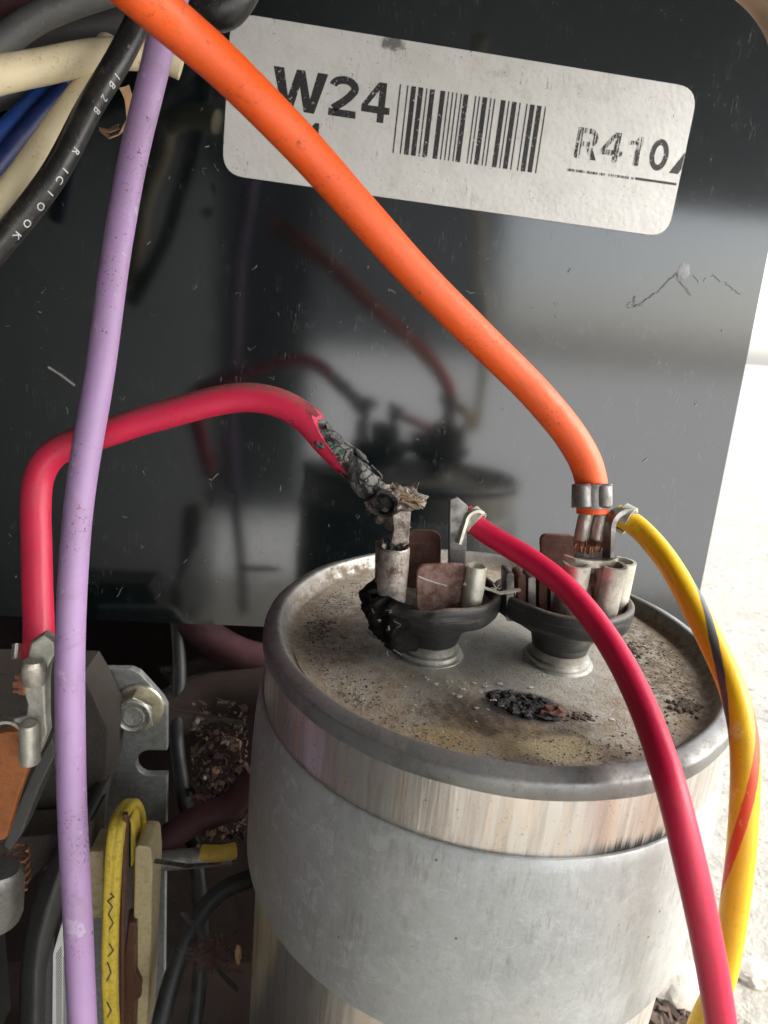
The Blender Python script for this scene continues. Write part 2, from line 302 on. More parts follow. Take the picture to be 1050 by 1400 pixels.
MAT = dict(
    panel=panel_mat(), paper=paper_mat(), ink=ink_mat('black_print', False), ink_worn=ink_mat('worn_black_print', True), ink_faint=faint_mat(),
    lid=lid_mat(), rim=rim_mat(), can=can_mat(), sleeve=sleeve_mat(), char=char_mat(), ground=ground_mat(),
    orange=wire_mat('orange_insulation', (.92,.115,.012), .46, .55),
    red=wire_mat('red_insulation', (.60,.010,.055), .40, .35),
    purple=wire_mat('lilac_insulation', (.37,.235,.42), .5, .9, wear=(.50,.42,.55), fine=1.3, dirtcol=(.10,.05,.05)),
    cream=wire_mat('cream_insulation', (.78,.66,.43), .55, .5, dirtcol=(.2,.12,.06)),
    black=wire_mat('black_insulation', (.014,.014,.014), .3, .6, dirtcol=(.2,.18,.16)),
    grey=wire_mat('grey_insulation', (.07,.07,.07), .5, .5, dirtcol=(.2,.18,.16)),
    blue=wire_mat('blue_insulation', (.02,.08,.34), .45, .4),
    navy=wire_mat('navy_insulation', (.008,.02,.10), .45, .4),
    maroon=wire_mat('maroon_insulation', (.040,.006,.010), .75, .25, dirtcol=(.05,.035,.025)), deep=wire_mat('shaded_black_insulation', (.007,.007,.007), .55, .2, dirtcol=(.02,.015,.011)),  # deep: black insulation darkened, the gap's shade put into its colour
    dullyellow=wire_mat('dusty_yellow_insulation', (.42,.27,.02), .6, .8),
    white_print=plain_mat('white_print', (.62,.62,.60), .6, .2, .2),
    tin=metal_mat('tinned_brass', (.56,.53,.46), .42, .85, .55, (.20,.17,.13)),
    tin_dark=metal_mat('dark_tinned_brass', (.30,.29,.27), .42, .8, .6, (.07,.06,.05)),
    tin_pale=metal_mat('pale_tinned_brass', (.66,.64,.55), .45, .7, .35, (.30,.27,.2)),
    tin_burnt=metal_mat('burnt_brass', (.40,.35,.30), .5, .7, .95, (.035,.028,.024), .1, .02),
    rust=metal_mat('rusty_tab', (.19,.105,.085), .85, .1, .5, (.065,.035,.028), .55, .012, 1.5),
    rust_pale=metal_mat('pinkish_rusty_tab', (.32,.20,.17), .85, .1, .5, (.14,.085,.07), .3, .012, 1.5),
    copper=metal_mat('copper_strands', (.62,.27,.16), .45, .8, .4, (.12,.06,.03)),
    rubber=plain_mat('black_bakelite', (.020,.020,.021), .42, .3, .5, (.075,.068,.058), .008, 8),
    crust=plain_mat('burnt_crust', (.014,.012,.011), .45, .5, .45, (.075,.058,.044), .03, 9),
    zinc=metal_mat('zinc_plate', (.36,.37,.36), .5, .55, .5, (.20,.19,.17)),
    zinc_bolt=metal_mat('passivated_zinc', (.62,.58,.44), .3, .9, .35, (.16,.13,.07)),
    dusty=plain_mat('dusty_dark_plastic', (.055,.045,.037), .7, .4, .7, (.11,.085,.06), .02),
    housing=plain_mat('grey_black_plastic', (.075,.076,.072), .45, .3, .6, (.10,.08,.06), .01),
    phenolic=plain_mat('brown_phenolic', (.36,.12,.035), .5, .35, .5, (.10,.04,.02), .01),
    bobbin=plain_mat('yellowed_nylon', (.52,.43,.24), .5, .3, .6, (.20,.13,.06), .01),
    tape=plain_mat('yellow_tape', (.72,.53,.06), .45, .15, .6, (.20,.11,.03), .008),
    glue=plain_mat('brown_varnish', (.13,.055,.03), .35, .4, .5, (.05,.03,.02), .02),
    backwall=plain_mat('rusty_dark_wall', (.010,.0055,.0042), .95, .6, .6, (.009,.007,.006), .03, 1.5),
    dark=plain_mat('dark_sheet_paint', (.007,.0072,.0072), .5, .3, .3),
    white_wall=plain_mat('white_house_wall', (.82,.81,.79), .9, .15, .1, bump=.1, sc=.1),
    added_pale_pad=plain_mat('added_pad_white', (.78,.77,.74), .9, .15, .1, bump=.1, sc=.3),
    wall=plain_mat('grey_house_wall', (.17,.168,.165), .9, .3, .2, bump=.1, sc=.3),
    leaf=plain_mat('dry_leaf', (.34,.20,.10), .8, .4, .3, (.12,.06,.03), .01),
    web=plain_mat('dusty_web', (.50,.46,.38), .9, .3, .3),
    lint=plain_mat('lint', (.30,.295,.27), .9, .3, .3),
    twig=plain_mat('dark_twig', (.15,.145,.13), .9, .4, .3),
    grit=plain_mat('dark_grit', (.07,.052,.036), .95, .6, .5, (.16,.12,.09), .01, 8),
    stone=plain_mat('pale_stone', (.58,.53,.45), .9, .4, .5, (.25,.2,.14), .05, 2),
)
def film_mat():
    m = Mt('clear_plastic_film', (.35,.34,.32), .10, 0, IOR=1.45)
    m.b.inputs['Alpha'].default_value = .03
    m.bump(m.noise(2.0, 4, .6), .25, .9)
    return m.done()
MAT['backwall'].node_tree.nodes['Principled BSDF'].inputs['Specular IOR Level'].default_value = .12
MAT['film'] = film_mat()
def rubber_mat():
    m = Mt('black_bakelite', (.018,.0185,.019), .40)
    m.over(m.ramp(m.noise(2.5, 5, .7), .42, .7, 0, .6), (.045,.044,.040), .55)
    m.over(m.ma('MULTIPLY', m.ramp(m.normal_z(), .35, .95), m.ramp(m.noise(11, 5, .8), .34, .58, .15, .9)), (.17,.14,.11), .95)
    m.over(m.ramp(m.noise(18, 5, .75), .60, .68, 0, .6), (.16,.14,.115), .9)
    m.over(m.ramp(m.noise(3, 3, .5, m.co((.6,.6,7))), .60, .66, 0, .4), (.11,.105,.095), .6)
    m.bump(m.noise(2, 3, .5, m.co((.6,.6,9))), .012, .7); m.bump(m.noise(24, 4, .7), .006, .7)
    return m.done()
MAT['rubber'] = rubber_mat()
MAT['strip'] = plain_mat('film_highlight_tone', (.20,.195,.18), .12, .2, .5, (.06,.05,.04), .03)  # pale tone standing in for highlights on the film

# ------------------------------------------------------------------ object helpers
WM = {}
def empty(name, loc, label, cat, group=None, mat=None):
    o = bpy.data.objects.new(name, None); COL.objects.link(o); o.empty_display_size = .2
    M = mat if mat is not None else Matrix.Translation(loc)
    o.matrix_world = M; WM[o.name] = M
    o['label'] = label; o['category'] = cat
    if group: o['group'] = group
    return o
def obj(name, bm, mat, parent=None, local=False, smooth=True, ang=38, label=None):
    me = bpy.data.meshes.new(name)
    M = WM[parent.name] if parent else Matrix.Identity(4)
    if parent and not local: bm.transform(M.inverted())
    bmesh.ops.recalc_face_normals(bm, faces=bm.faces)
    bm.to_mesh(me); bm.free()
    me.materials.append(MAT[mat] if isinstance(mat, str) else mat)
    if smooth:
        me.polygons.foreach_set('use_smooth', [True]*len(me.polygons)); me.set_sharp_from_angle(angle=rad(ang))
    o = bpy.data.objects.new(name, me); COL.objects.link(o)
    if smooth and len(me.polygons) < 500:                        # keeps broad flat faces flat beside their small bevels
        wn = o.modifiers.new('flat_faces', 'WEIGHTED_NORMAL'); wn.keep_sharp = True; wn.weight = 80
    if parent: o.parent = parent
    WM[o.name] = M
    if label: o['label'] = label
    return o
def tag(o, label, cat, group=None):
    o['label'] = label; o['category'] = cat
    if group: o['group'] = group
    return o
def structure(o): o['kind'] = 'structure'; return o
def stuff(o): o['kind'] = 'stuff'; return o
def recentre(o):                                             # origin of a single-mesh thing at its middle
    me = o.data; c = sum((v.co for v in me.vertices), Vector())/len(me.vertices)
    me.transform(Matrix.Translation(-c)); o.location = c; return o

def box_bm(x0, x1, y0, y1, z0, z1, bev=0., bm=None):
    b = bm or bmesh.new()
    r = bmesh.ops.create_cube(b, size=1, matrix=Matrix.Translation(((x0+x1)/2,(y0+y1)/2,(z0+z1)/2)) @ Matrix.Diagonal((x1-x0,y1-y0,z1-z0,1)))
    if bev:
        es = list({e for v in r['verts'] for e in v.link_edges})
        bmesh.ops.bevel(b, geom=es, offset=bev, segments=2, affect='EDGES', profile=.5)
    return b
def prism_bm(pts, dvec, bev=0., bm=None):                    # 3D polygon pushed by dvec
    b = bm or bmesh.new(); dvec = Vector(dvec)
    lo = [b.verts.new(p) for p in pts]; hi = [b.verts.new(Vector(p)+dvec) for p in pts]
    n = len(pts); fs = [b.faces.new(lo), b.faces.new(hi[::-1])]
    for i in range(n): fs.append(b.faces.new((lo[i], hi[i], hi[(i+1)%n], lo[(i+1)%n])))
    bmesh.ops.recalc_face_normals(b, faces=fs)
    if bev:
        es = [e for e in fs[0].edges] + [e for e in fs[1].edges]
        bmesh.ops.bevel(b, geom=es, offset=bev, segments=2, affect='EDGES', profile=.5)
    return b
def pxplate(pxs, y, th, bev=.02, bm=None):                   # outline given in the photo, standing in the plane y
    return prism_bm([aty(a, b, y) for a, b in pxs], (0, th, 0), bev, bm)
def rpoly(pts, r, n=5):                                      # round the corners of a 2D polygon
    out = []; k = len(pts)
    for i in range(k):
        p = Vector(pts[i]); a = Vector(pts[i-1])-p; c = Vector(pts[(i+1)%k])-p
        rr = min(r, a.length*.45, c.length*.45); a = p+a.normalized()*rr; c = p+c.normalized()*rr
        for j in range(n+1):
            t = j/n; q = a*(1-t)**2 + p*2*t*(1-t) + c*t*t; out.append((q.x, q.y))
    return out
def lathe_bm(prof, n=48, M=None, wob=0., wsc=1., sx=1., seed=0, fn=None, bm=None):
    b = bm or bmesh.new(); rings = []
    M = M or Matrix.Identity(4)
    for r, z in prof:
        if r < 1e-6:
            rings.append([b.verts.new(M @ Vector((0,0,z)))]); continue
        ring = []
        for i in range(n):
            a = 2*PI*i/n; p = Vector((r*math.cos(a)*sx, r*math.sin(a), z))
            if wob: p += Vector((math.cos(a),math.sin(a),0))*nz(p, wsc, seed)*wob + Vector((0,0,1))*nz(p, wsc, seed+9)*wob*.7
            if fn: p = fn(p, a)
            ring.append(b.verts.new(M @ p))
        rings.append(ring)
    for A, B in zip(rings, rings[1:]):
        for i in range(n):
            j = (i+1) % n
            if len(A) == 1 and len(B) == 1: continue
            if len(A) == 1: b.faces.new((A[0], B[i], B[j]))
            elif len(B) == 1: b.faces.new((A[i], B[0], A[j]))
            else: b.faces.new((A[i], B[i], B[j], A[j]))
    return b
def frame(c, z, xh=(0,0,1)):                                 # matrix at c whose z axis is z and x axis near xh
    z = Vector(z).normalized(); x = Vector(xh); x = (x - z*x.dot(z)).normalized(); y = z.cross(x)
    M = Matrix((x, y, z)).transposed().to_4x4(); M.translation = c; return M
def ribbon_bm(path, th, z0, z1, M=None, bm=None, bev=True):  # bent strip of sheet: 2D path with thickness, extruded in z
    b = bm or bmesh.new(); M = M or Matrix.Identity(4)
    P = [Vector(p) for p in path]; n = len(P); L = []; Rr = []
    for i in range(n):
        d = (P[min(i+1,n-1)]-P[max(i-1,0)]).normalized(); q = Vector((-d.y, d.x))*th/2
        L.append(P[i]+q); Rr.append(P[i]-q)
    def row(z): return [b.verts.new(M @ Vector((p.x,p.y,z))) for p in L], [b.verts.new(M @ Vector((p.x,p.y,z))) for p in Rr]
    l0, q0 = row(z0); l1, q1 = row(z1)
    for i in range(n-1):
        b.faces.new((l0[i], l0[i+1], l1[i+1], l1[i])); b.faces.new((q0[i], q1[i], q1[i+1], q0[i+1]))
        b.faces.new((l0[i], q0[i], q0[i+1], l0[i+1])); b.faces.new((l1[i], l1[i+1], q1[i+1], q1[i]))
    b.faces.new((l0[0], l1[0], q1[0], q0[0])); b.faces.new((l0[-1], q0[-1], q1[-1], l1[-1]))
    return b
def arc(cx, cy, r, a0, a1, n=10): return [(cx+r*math.cos(rad(a0+(a1-a0)*i/n)), cy+r*math.sin(rad(a0+(a1-a0)*i/n))) for i in range(n+1)]
def rough_bm(bm, amp, sc, seed=0):
    for v in bm.verts: v.co += Vector((nz(v.co,sc,seed), nz(v.co,sc,seed+4), nz(v.co,sc,seed+8)))*amp
    return bm
def lump_bm(c, rx, ry, rz, amp=.3, sc=3., seed=0, sub=3, bm=None):
    b = bm or bmesh.new(); r = bmesh.ops.create_icosphere(b, subdivisions=sub, radius=1)
    for v in r['verts']:
        d = v.co.normalized(); k = 1+amp*nz(d, sc, seed)+amp*.5*nz(d, sc*2.7, seed+3)
        v.co = Vector(c)+Vector((d.x*rx*k, d.y*ry*k, d.z*rz*k))
    return b

class Tube:                                                  # a round wire along a smooth path, with uv = (turn, length in cm)
    def __init__(s, pts, r, step=.06):
        s.r = r; P = [Vector(p) for p in pts]; Q = []
        P = [2*P[0]-P[1]] + P + [2*P[-1]-P[-2]]
        for i in range(1, len(P)-2):
            a, b, c, d = P[i-1:i+3]
            tb = (c-a)*.5; tc_ = (d-b)*.5
            la = (b-a).length; lb = (c-b).length; lc = (d-c).length
            tb = ((b-a)/la*lb + (c-b)/lb*la)/(la+lb)*lb if la+lb else tb
            tc_ = ((c-b)/lb*lc + (d-c)/lc*lb)/(lb+lc)*lb if lb+lc else tc_
            for k in range(24):
                t = k/24; h = t*t*(3-2*t); 
                Q.append(b*(2*t**3-3*t**2+1) + tb*(t**3-2*t**2+t) + c*(3*t**2-2*t**3) + tc_*(t**3-t**2))
        Q.append(P[-2])
        acc = [0.]
        for a, b in zip(Q, Q[1:]): acc.append(acc[-1]+(b-a).length)
        s.L = acc[-1]; n = max(6, int(s.L/step)); s.C = []; j = 0
        for i in range(n+1):
            t = s.L*i/n
            while j < len(acc)-2 and acc[j+1] < t: j += 1
            f = (t-acc[j])/max(acc[j+1]-acc[j], 1e-9); s.C.append(Q[j].lerp(Q[j+1], f))
        for _ in range(3): s.C = [s.C[0]] + [(s.C[i-1]+s.C[i]*2+s.C[i+1])/4 for i in range(1, n)] + [s.C[-1]]
        s.n = n; s.T = [(s.C[min(i+1,n)]-s.C[max(i-1,0)]).normalized() for i in range(n+1)]
        N = s.T[0].orthogonal().normalized(); s.N = []
        for t in s.T:
            N = (N-t*N.dot(t)).normalized(); s.N.append(N)
    def at(s, d):
        f = min(max(d/s.L*s.n, 0), s.n-1e-6); i = int(f); f -= i
        return s.C[i].lerp(s.C[i+1], f), s.T[i].lerp(s.T[i+1], f).normalized(), s.N[i].lerp(s.N[i+1], f).normalized()
    def surf(s, d, a, r):
        c, t, N = s.at(d); N = (N-t*N.dot(t)).normalized(); return c + (N*math.cos(a) + t.cross(N)*math.sin(a))*r
    def near(s, p): return min(range(s.n+1), key=lambda i: (s.C[i]-p).length)*s.L/s.n
    def cam_angle(s, d):
        c, t, N = s.at(d); v = CAM-c; return math.atan2(v.dot(t.cross(N)), v.dot(N))
    def bm(s, seg=24, d0=0., d1=None, end=None, rf=None, wob=.0, cap=True, rows=None, seed=0):
        b = bmesh.new(); uv = b.loops.layers.uv.new('UVMap'); d1 = s.L if d1 is None else d1
        m = rows or max(4, int((d1-d0)/.06)); R = []
        for i in range(m+1):
            row = []
            for j in range(seg):
                a = 2*PI*j/seg; e = end(a) if end else d1
                d = d0+(e-d0)*i/m
                r = s.r*(1+wob*nz(s.at(d)[0], 1.3, seed))
                if rf: r = rf(d, a, r)
                row.append(b.verts.new(s.surf(d, a, r)))
            R.append(row)
        for i in range(m):
            for j in range(seg):
                k = (j+1) % seg; f = b.faces.new((R[i][j], R[i+1][j], R[i+1][k], R[i][k]))
                for lp, (U, V) in zip(f.loops, ((j,i),(j,i+1),(j+1,i+1),(j+1,i))): lp[uv].uv = (U/seg, d0+(d1-d0)*V/m)
        if cap:
            b.faces.new(R[0][::-1]); b.faces.new(R[-1])
        return b
def wpts(l): return [dep(*p) for p in l]
def thread_bm(pts, r, bm=None, n=5):
    b = bm or bmesh.new(); prev = None; P = [Vector(p) for p in pts]
    for i, p in enumerate(P):
        t = (P[min(i+1,len(P)-1)]-P[max(i-1,0)]).normalized(); N = t.orthogonal().normalized(); B = t.cross(N)
        ring = [b.verts.new(p+(N*math.cos(2*PI*k/n)+B*math.sin(2*PI*k/n))*r) for k in range(n)]
        if prev:
            for k in range(n): b.faces.new((prev[k], ring[k], ring[(k+1)%n], prev[(k+1)%n]))
        else: b.faces.new(ring[::-1])
        prev = ring
    b.faces.new(prev); return b
def text_bm(body, bold=.0):
    c = bpy.data.curves.new('t', 'FONT'); c.body = body; c.size = 1; c.offset = bold; c.resolution_u = 6
    o = bpy.data.objects.new('t', c); COL.objects.link(o); bpy.context.view_layer.update()
    me = bpy.data.meshes.new_from_object(o.evaluated_get(bpy.context.evaluated_depsgraph_get()))
    bpy.data.objects.remove(o); bpy.data.curves.remove(c)
    b = bmesh.new(); b.from_mesh(me); bpy.data.meshes.remove(me); return b

# ------------------------------------------------------------------ setting
b = bmesh.new(); bmesh.ops.create_grid(b, x_segments=2, y_segments=2, size=1500, matrix=Matrix.Translation((0,0,-11)))
structure(obj('ground', b, 'ground', smooth=False))
structure(obj('shaped_cabinet_roof', prism_bm([(-12,.4,9.55),(5.2,.4,9.55),(21,-23,9.55),(-12,-23,9.55)], (0,0,.2)), 'dark'))  # unseen cabinet top, outline cut to shape the sun and the panel's reflection
structure(obj('cabinet_side', box_bm(-7.95, -7.75, -23, -.05, -11, 9.5), 'dark'))
structure(obj('cabinet_floor', box_bm(-9, 3.6, -7.5, 1.25, -10.9, -10.7), 'backwall'))
structure(obj('interior_wall', box_bm(-9, 2.9, 1.0, 1.2, -10.69, -1.0), 'backwall'))
structure(obj('added_dark_board', box_bm(-42, -3.8, -41, -40, -10.99, 60), 'dark'))  # unseen board, added to darken the panel's reflection and the left side
structure(obj('added_pale_pad', box_bm(-20, 700, -495, -26, -10.99, -10.9), 'added_pale_pad'))  # unseen pale pad, added to brighten the panel's reflection
structure(obj('house_wall', box_bm(-60, 110, -520, -500, -10.99, 190), 'wall'))

# back panel of the electrical compartment
pan = obj('back_panel', box_bm(-9.05, 4.909, 0, .12, -2.15, 9.549), 'panel', smooth=False)
tag(pan, 'glossy black painted sheet metal panel standing behind the capacitor', 'panel')

# ------------------------------------------------------------------ sticker on the panel
SX, SZ, SW, SH, ST = -3.6456, 7.2515, 6.9643, 2.1219, -.0476
SM = Matrix.Translation((SX, -.004, SZ)) @ Matrix.Rotation(-ST, 4, 'Y')
stk = empty('barcode_sticker', None, 'white printed sticker with barcode on the black panel, crossed by the orange wire', 'sticker', mat=SM)
SMI = SM.inverted()
def sl_(px, py):
    p = SMI @ aty(px, py, -.012); return p.x, p.z
outl = rpoly([(0,0),(SW,0),(SW,-SH),(0,-SH)], .33, 7)
obj('paper', prism_bm([(x,0,z) for x, z in outl], (0,-.012,0), .004), 'paper', stk, local=True)
def one_bm():
    b = bmesh.new(); b.faces.new([b.verts.new((x,y,0)) for x, y in ((.34,0),(.62,0),(.62,1),(.42,1),(.30,.86),(0,.74),(0,.58),(.34,.68))]); bmesh.ops.triangulate(b, faces=b.faces); return b
def strip_(pts, t):
    P = [Vector(p) for p in pts]; L = []; Q = []
    for i, p in enumerate(P):
        d = (P[min(i+1,len(P)-1)]-P[max(i-1,0)]).normalized(); n = Vector((-d.y, d.x))*t/2; L.append(p+n); Q.append(p-n)
    return [[L[i], L[i+1], Q[i+1], Q[i]] for i in range(len(P)-1)]
def ring_(cx, cy, ro, ri, a0, a1, ky=1., n=16):
    f = lambda r, a, e: (cx+(r)*math.cos(a), cy+(r*ky if e else (r+ (ro*ky-ro))*1.0)*math.sin(a)); out = []
    for i in range(n):
        a = rad(a0+(a1-a0)*i/n); c = rad(a0+(a1-a0)*(i+1)/n); ry = ro*ky; sy = ry-(ro-ri)
        out.append([(cx+ro*math.cos(a), cy+ry*math.sin(a)), (cx+ro*math.cos(c), cy+ry*math.sin(c)), (cx+ri*math.cos(c), cy+sy*math.sin(c)), (cx+ri*math.cos(a), cy+sy*math.sin(a))])
    return out
Q_ = lambda x0, x1, y0, y1: [(x0,y0),(x1,y0),(x1,y1),(x0,y1)]
SHAPES = {
 'W': [[(0,1),(.2,1),(.31,.34),(.31,0),(.21,0)], [(.31,0),(.41,0),(.52,.60),(.52,1),(.44,1),(.31,.34)], [(.52,1),(.52,.60),(.63,0),(.73,0),(.73,.34),(.60,1)], [(.73,0),(.83,0),(1.04,1),(.84,1),(.73,.34)]],
 '2': strip_([(.36+.265*math.cos(rad(a)), .715+.185*math.sin(rad(a))) for a in range(172,-40,-12)] + [(.50,.50),(.36,.36),(.22,.25),(.14,.18)], .19) + [Q_(.03,.70,0,.18)],
 '4': [Q_(.52,.74,0,1), [(0,.40),(.20,.40),(.52,.80),(.52,1),(.48,1)], Q_(0,.52,.22,.40), Q_(.74,.90,.22,.40)],
 '1': [[(.34,0),(.60,0),(.60,1),(.44,1),(.34,.9)], [(0,.66),(.34,.72),(.34,.9),(.30,.84),(0,.80)]],
 'R': [Q_(0,.2,0,1), Q_(.2,.45,.83,1), Q_(.2,.45,.40,.57)] + ring_(.45, .70, .30, .13, 90, -90) + [[(.36,.40),(.60,.40),(.80,0),(.57,0)]],
 '0': ring_(.36, .5, .36, .17, 0, 360, 1.39, 28),
 'A': [[(0,0),(.21,0),(.49,.86),(.49,1),(.38,1)], [(.49,1),(.49,.86),(.77,0),(.98,0),(.60,1)], [(.285,.22),(.695,.22),(.64,.39),(.34,.39)]],
}
def shape_bm(ch):
    b = bmesh.new()
    for f in SHAPES[ch]: b.faces.new([b.verts.new((p[0], p[1], 0)) for p in f])
    bmesh.ops.remove_doubles(b, verts=b.verts, dist=1e-4); bmesh.ops.triangulate(b, faces=b.faces); return b
def glyph(ch, l, r, t, bt, mat, bold=.045, clip=None, bm=None):
    """one printed character fitted into the box it fills on the sticker (four photo points)"""
    x0 = sl_(*l)[0]; x1 = sl_(*r)[0]; z1 = sl_(*t)[1]; z0 = sl_(*bt)[1]
    g = shape_bm(ch); xs = [v.co.x for v in g.verts]; ys = [v.co.y for v in g.verts]
    for v in g.verts:
        a = (v.co.x-min(xs))/(max(xs)-min(xs)); c = (v.co.y-min(ys))/(max(ys)-min(ys))
        v.co = Vector((x0+(x1-x0)*a, -.0135, z0+(z1-z0)*c))
    if clip: bmesh.ops.bisect_plane(g, geom=list(g.verts)+list(g.edges)+list(g.faces), plane_co=(clip,0,0), plane_no=(1,0,0), clear_outer=True)
    return obj('letter', g, mat, stk, local=True, smooth=False)
glyph('W', (374,92), (449,103), (374,90), (424,155), 'ink', .05)
glyph('2', (447,157), (491,120), (470,104), (480,162), 'ink', .05)
glyph('4', (494,146), (532,157), (522,113), (519,168), 'ink', .05)
glyph('1', (416,176), (436,178), (431,168), (426,204), 'ink', .02)
glyph('R', (784,214), (818,200), (789,173), (802,218), 'ink_worn', .05)
glyph('4', (820,211), (850,213), (849,182), (842,223), 'ink_worn', .05)
glyph('1', (860,193), (880,190), (876,187), (870,227), 'ink_worn', .05)
glyph('0', (886,222), (917,197), (904,190), (900,234), 'ink', .05)
glyph('A', (914,236), (974,240), (945,196), (925,238), 'ink', .05, clip=SW-.006)
bars = [(80,0),(126,0),(163,1),(208,1),(245,0),(280,1),(345,1),(381,0),(407,0),(432,0),(460,0),(490,1),(550,0),(573,0),(608,1),(645,0),(668,0),(722,1),(757,0),(791,1),(827,0),(870,0),(904,1),(947,1),(985,0)]
b = bmesh.new()
for x, wide in bars:
    t = (x-80)/905
    top = sl_(530+x/4.565, 100+(70+140*t)/4.565); bot = sl_(530+(33+889*t)/4.565, 100+(498+127*t)/4.565)
    hw = (.037 if wide else .0105)
    f = [b.verts.new((top[0]-hw,-.0135,top[1])), b.verts.new((top[0]+hw,-.0135,top[1])), b.verts.new((bot[0]+hw,-.0135,bot[1])), b.verts.new((bot[0]-hw,-.0135,bot[1]))]
    b.faces.new(f)
obj('barcode', b, 'ink', stk, local=True, smooth=False)
for p, q, m in (((776,232),(866,244),'ink_worn'), ((868,244),(931,253),'ink')):
    a = Vector((sl_(*p)[0], -.0135, sl_(*p)[1])); c = Vector((min(sl_(*q)[0], SW-.04), -.0135, sl_(*q)[1])); b = bmesh.new()
    b.faces.new([b.verts.new(v) for v in (a+Vector((0,0,.018)), c+Vector((0,0,.018)), c-Vector((0,0,.018)), a-Vector((0,0,.018)))])
    obj('underline', b, m, stk, local=True, smooth=False)

# ------------------------------------------------------------------ capacitor
CD = 4.4348
axc = Vector((.0159, -.0487, 0)); axc.z = math.sqrt(1-axc.length_squared)
CM = frame((0, -CD, 0), axc, (1,0,0))
cap = empty('capacitor', None, 'round metal run capacitor with dirty lid, two black terminal cups and grey sleeve', 'capacitor', mat=CM)
LZ = -.20
can = obj('can', lathe_bm([(2.42,-.16),(2.46,-.20),(2.465,-.3),(2.465,-.6),(2.465,-.9),(2.465,-2.0),(2.465,-4),(2.465,-7),(2.465,-9)], 128, wob=.008), 'can', cap, local=True)
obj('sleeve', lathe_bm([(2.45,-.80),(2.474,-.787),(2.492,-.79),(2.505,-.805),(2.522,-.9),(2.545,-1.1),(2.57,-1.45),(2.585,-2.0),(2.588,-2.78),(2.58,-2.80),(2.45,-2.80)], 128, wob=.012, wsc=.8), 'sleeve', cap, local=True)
obj('rim', lathe_bm([(2.10,LZ-.02),(2.20,LZ-.005),(2.262,-.175),(2.29,-.12),(2.31,-.06),(2.326,-.03),(2.345,-.016),(2.37,-.016),(2.42,-.032),(2.475,-.056),(2.490,-.068),(2.498,-.085),(2.502,-.12),(2.502,-.20),(2.488,-.228),(2.45,-.235),(2.40,-.235)], 160, wob=.014, wsc=1.6), 'rim', cap, local=True, ang=60)
b = bmesh.new(); N = 72; RR = 34; rings = []
lidz = lambda x, y: LZ + .012*nz((x,y,0), 1.2) + .006*nz((x,y,3), 6)
for i in range(1, RR+1):
    r = 2.2*i/RR; rings.append([b.verts.new((r*math.cos(2*PI*k/N), r*math.sin(2*PI*k/N), lidz(r*math.cos(2*PI*k/N), r*math.sin(2*PI*k/N)))) for k in range(N)])
c0 = b.verts.new((0,0,LZ)); [b.faces.new((c0, rings[0][k], rings[0][(k+1)%N])) for k in range(N)]
for A, B in zip(rings, rings[1:]):
    for k in range(N): b.faces.new((A[k], B[k], B[(k+1)%N], A[(k+1)%N]))
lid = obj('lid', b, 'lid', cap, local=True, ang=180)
def caploc(p): return CM.inverted() @ p
# burnt blow-out on the lid
b = bmesh.new()
rnd = random.Random(3)
for i in range(230):
    a = rnd.uniform(0, 2*PI); q = math.sqrt(rnd.random()); x = .06+.33*q*math.cos(a); y = -1.23+.20*q*math.sin(a)-.10*q*math.cos(a)
    s = rnd.choice((.008,.012,.016,.022,.034)); lump_bm((x, y, LZ+.01), s*1.4, s, s*rnd.uniform(.5,1.1), .5, 2.5, i, 1, b)
obj('burnt_crust', b, 'crust', lid, local=True)
b = lump_bm((.30,-1.36,LZ+.02), .12, .075, .05, .5, 2.5, 5, 3); rough_bm(b, .02, 14); obj('rust_flake', b, 'rust', lid, local=True)

def cup(x, y, sx, burnt, seed, spout=None):
    M = Matrix.Translation((x, y, 0))
    ring = obj('eyelet', lathe_bm([(.385,LZ-.02),(.375,LZ+.004),(.345,LZ+.018),(.345,LZ+.035),(.335,LZ+.06),(.30,LZ+.075),(.295,LZ+.10),(.295,LZ+.16),(.27,LZ+.16)], 48, M), MAT['eyelet'], cap, local=True)
    def fn(p, a):
        if spout:
            k = max(0, math.cos(a-spout))**6 * max(0, (math.hypot(p.x,p.y)-.35))*.45
            p = p + Vector((math.cos(spout), math.sin(spout), 0))*k
        if burnt:
            k = max(0, math.cos(a-rad(205)))**3*max(0, p.z+.1)
            p = p + Vector((nz(p,6,seed), nz(p,6,seed+2), -.4+nz(p,5,seed+5)))*k*.30
        return p
    prof = [(.25,-.07),(.285,-.065),(.30,-.045),(.325,.06),(.345,.115),(.40,.165),(.56,.285),(.63,.325),(.655,.335),(.665,.35),(.672,.38),(.678,.44),(.68,.53),(.675,.56),(.66,.575),(.635,.58),(.612,.565),(.60,.53),(.58,.44),(.4,.38),(0,.37)]
    M = M @ Matrix.Diagonal((1,.93,1,1))
    return obj('terminal_cup', lathe_bm(prof, 64, M, .012, 3, sx, seed, fn), 'rubber', cap, local=True, ang=50)
MAT['eyelet'] = metal_mat('bright_eyelet', (.46,.45,.41), .36, .85, .6, (.14,.12,.09))
CLX, CLY, CRX, CRY = -.742, -.27, .665, -.30
cupL = cup(CLX, CLY, 1.0, True, 2); cupL['label'] = 'burnt left terminal cup with charred broken edge'
cupR = cup(CRX, CRY, .97, False, 5, rad(172))
cupR['label'] = 'right terminal cup, black and intact'
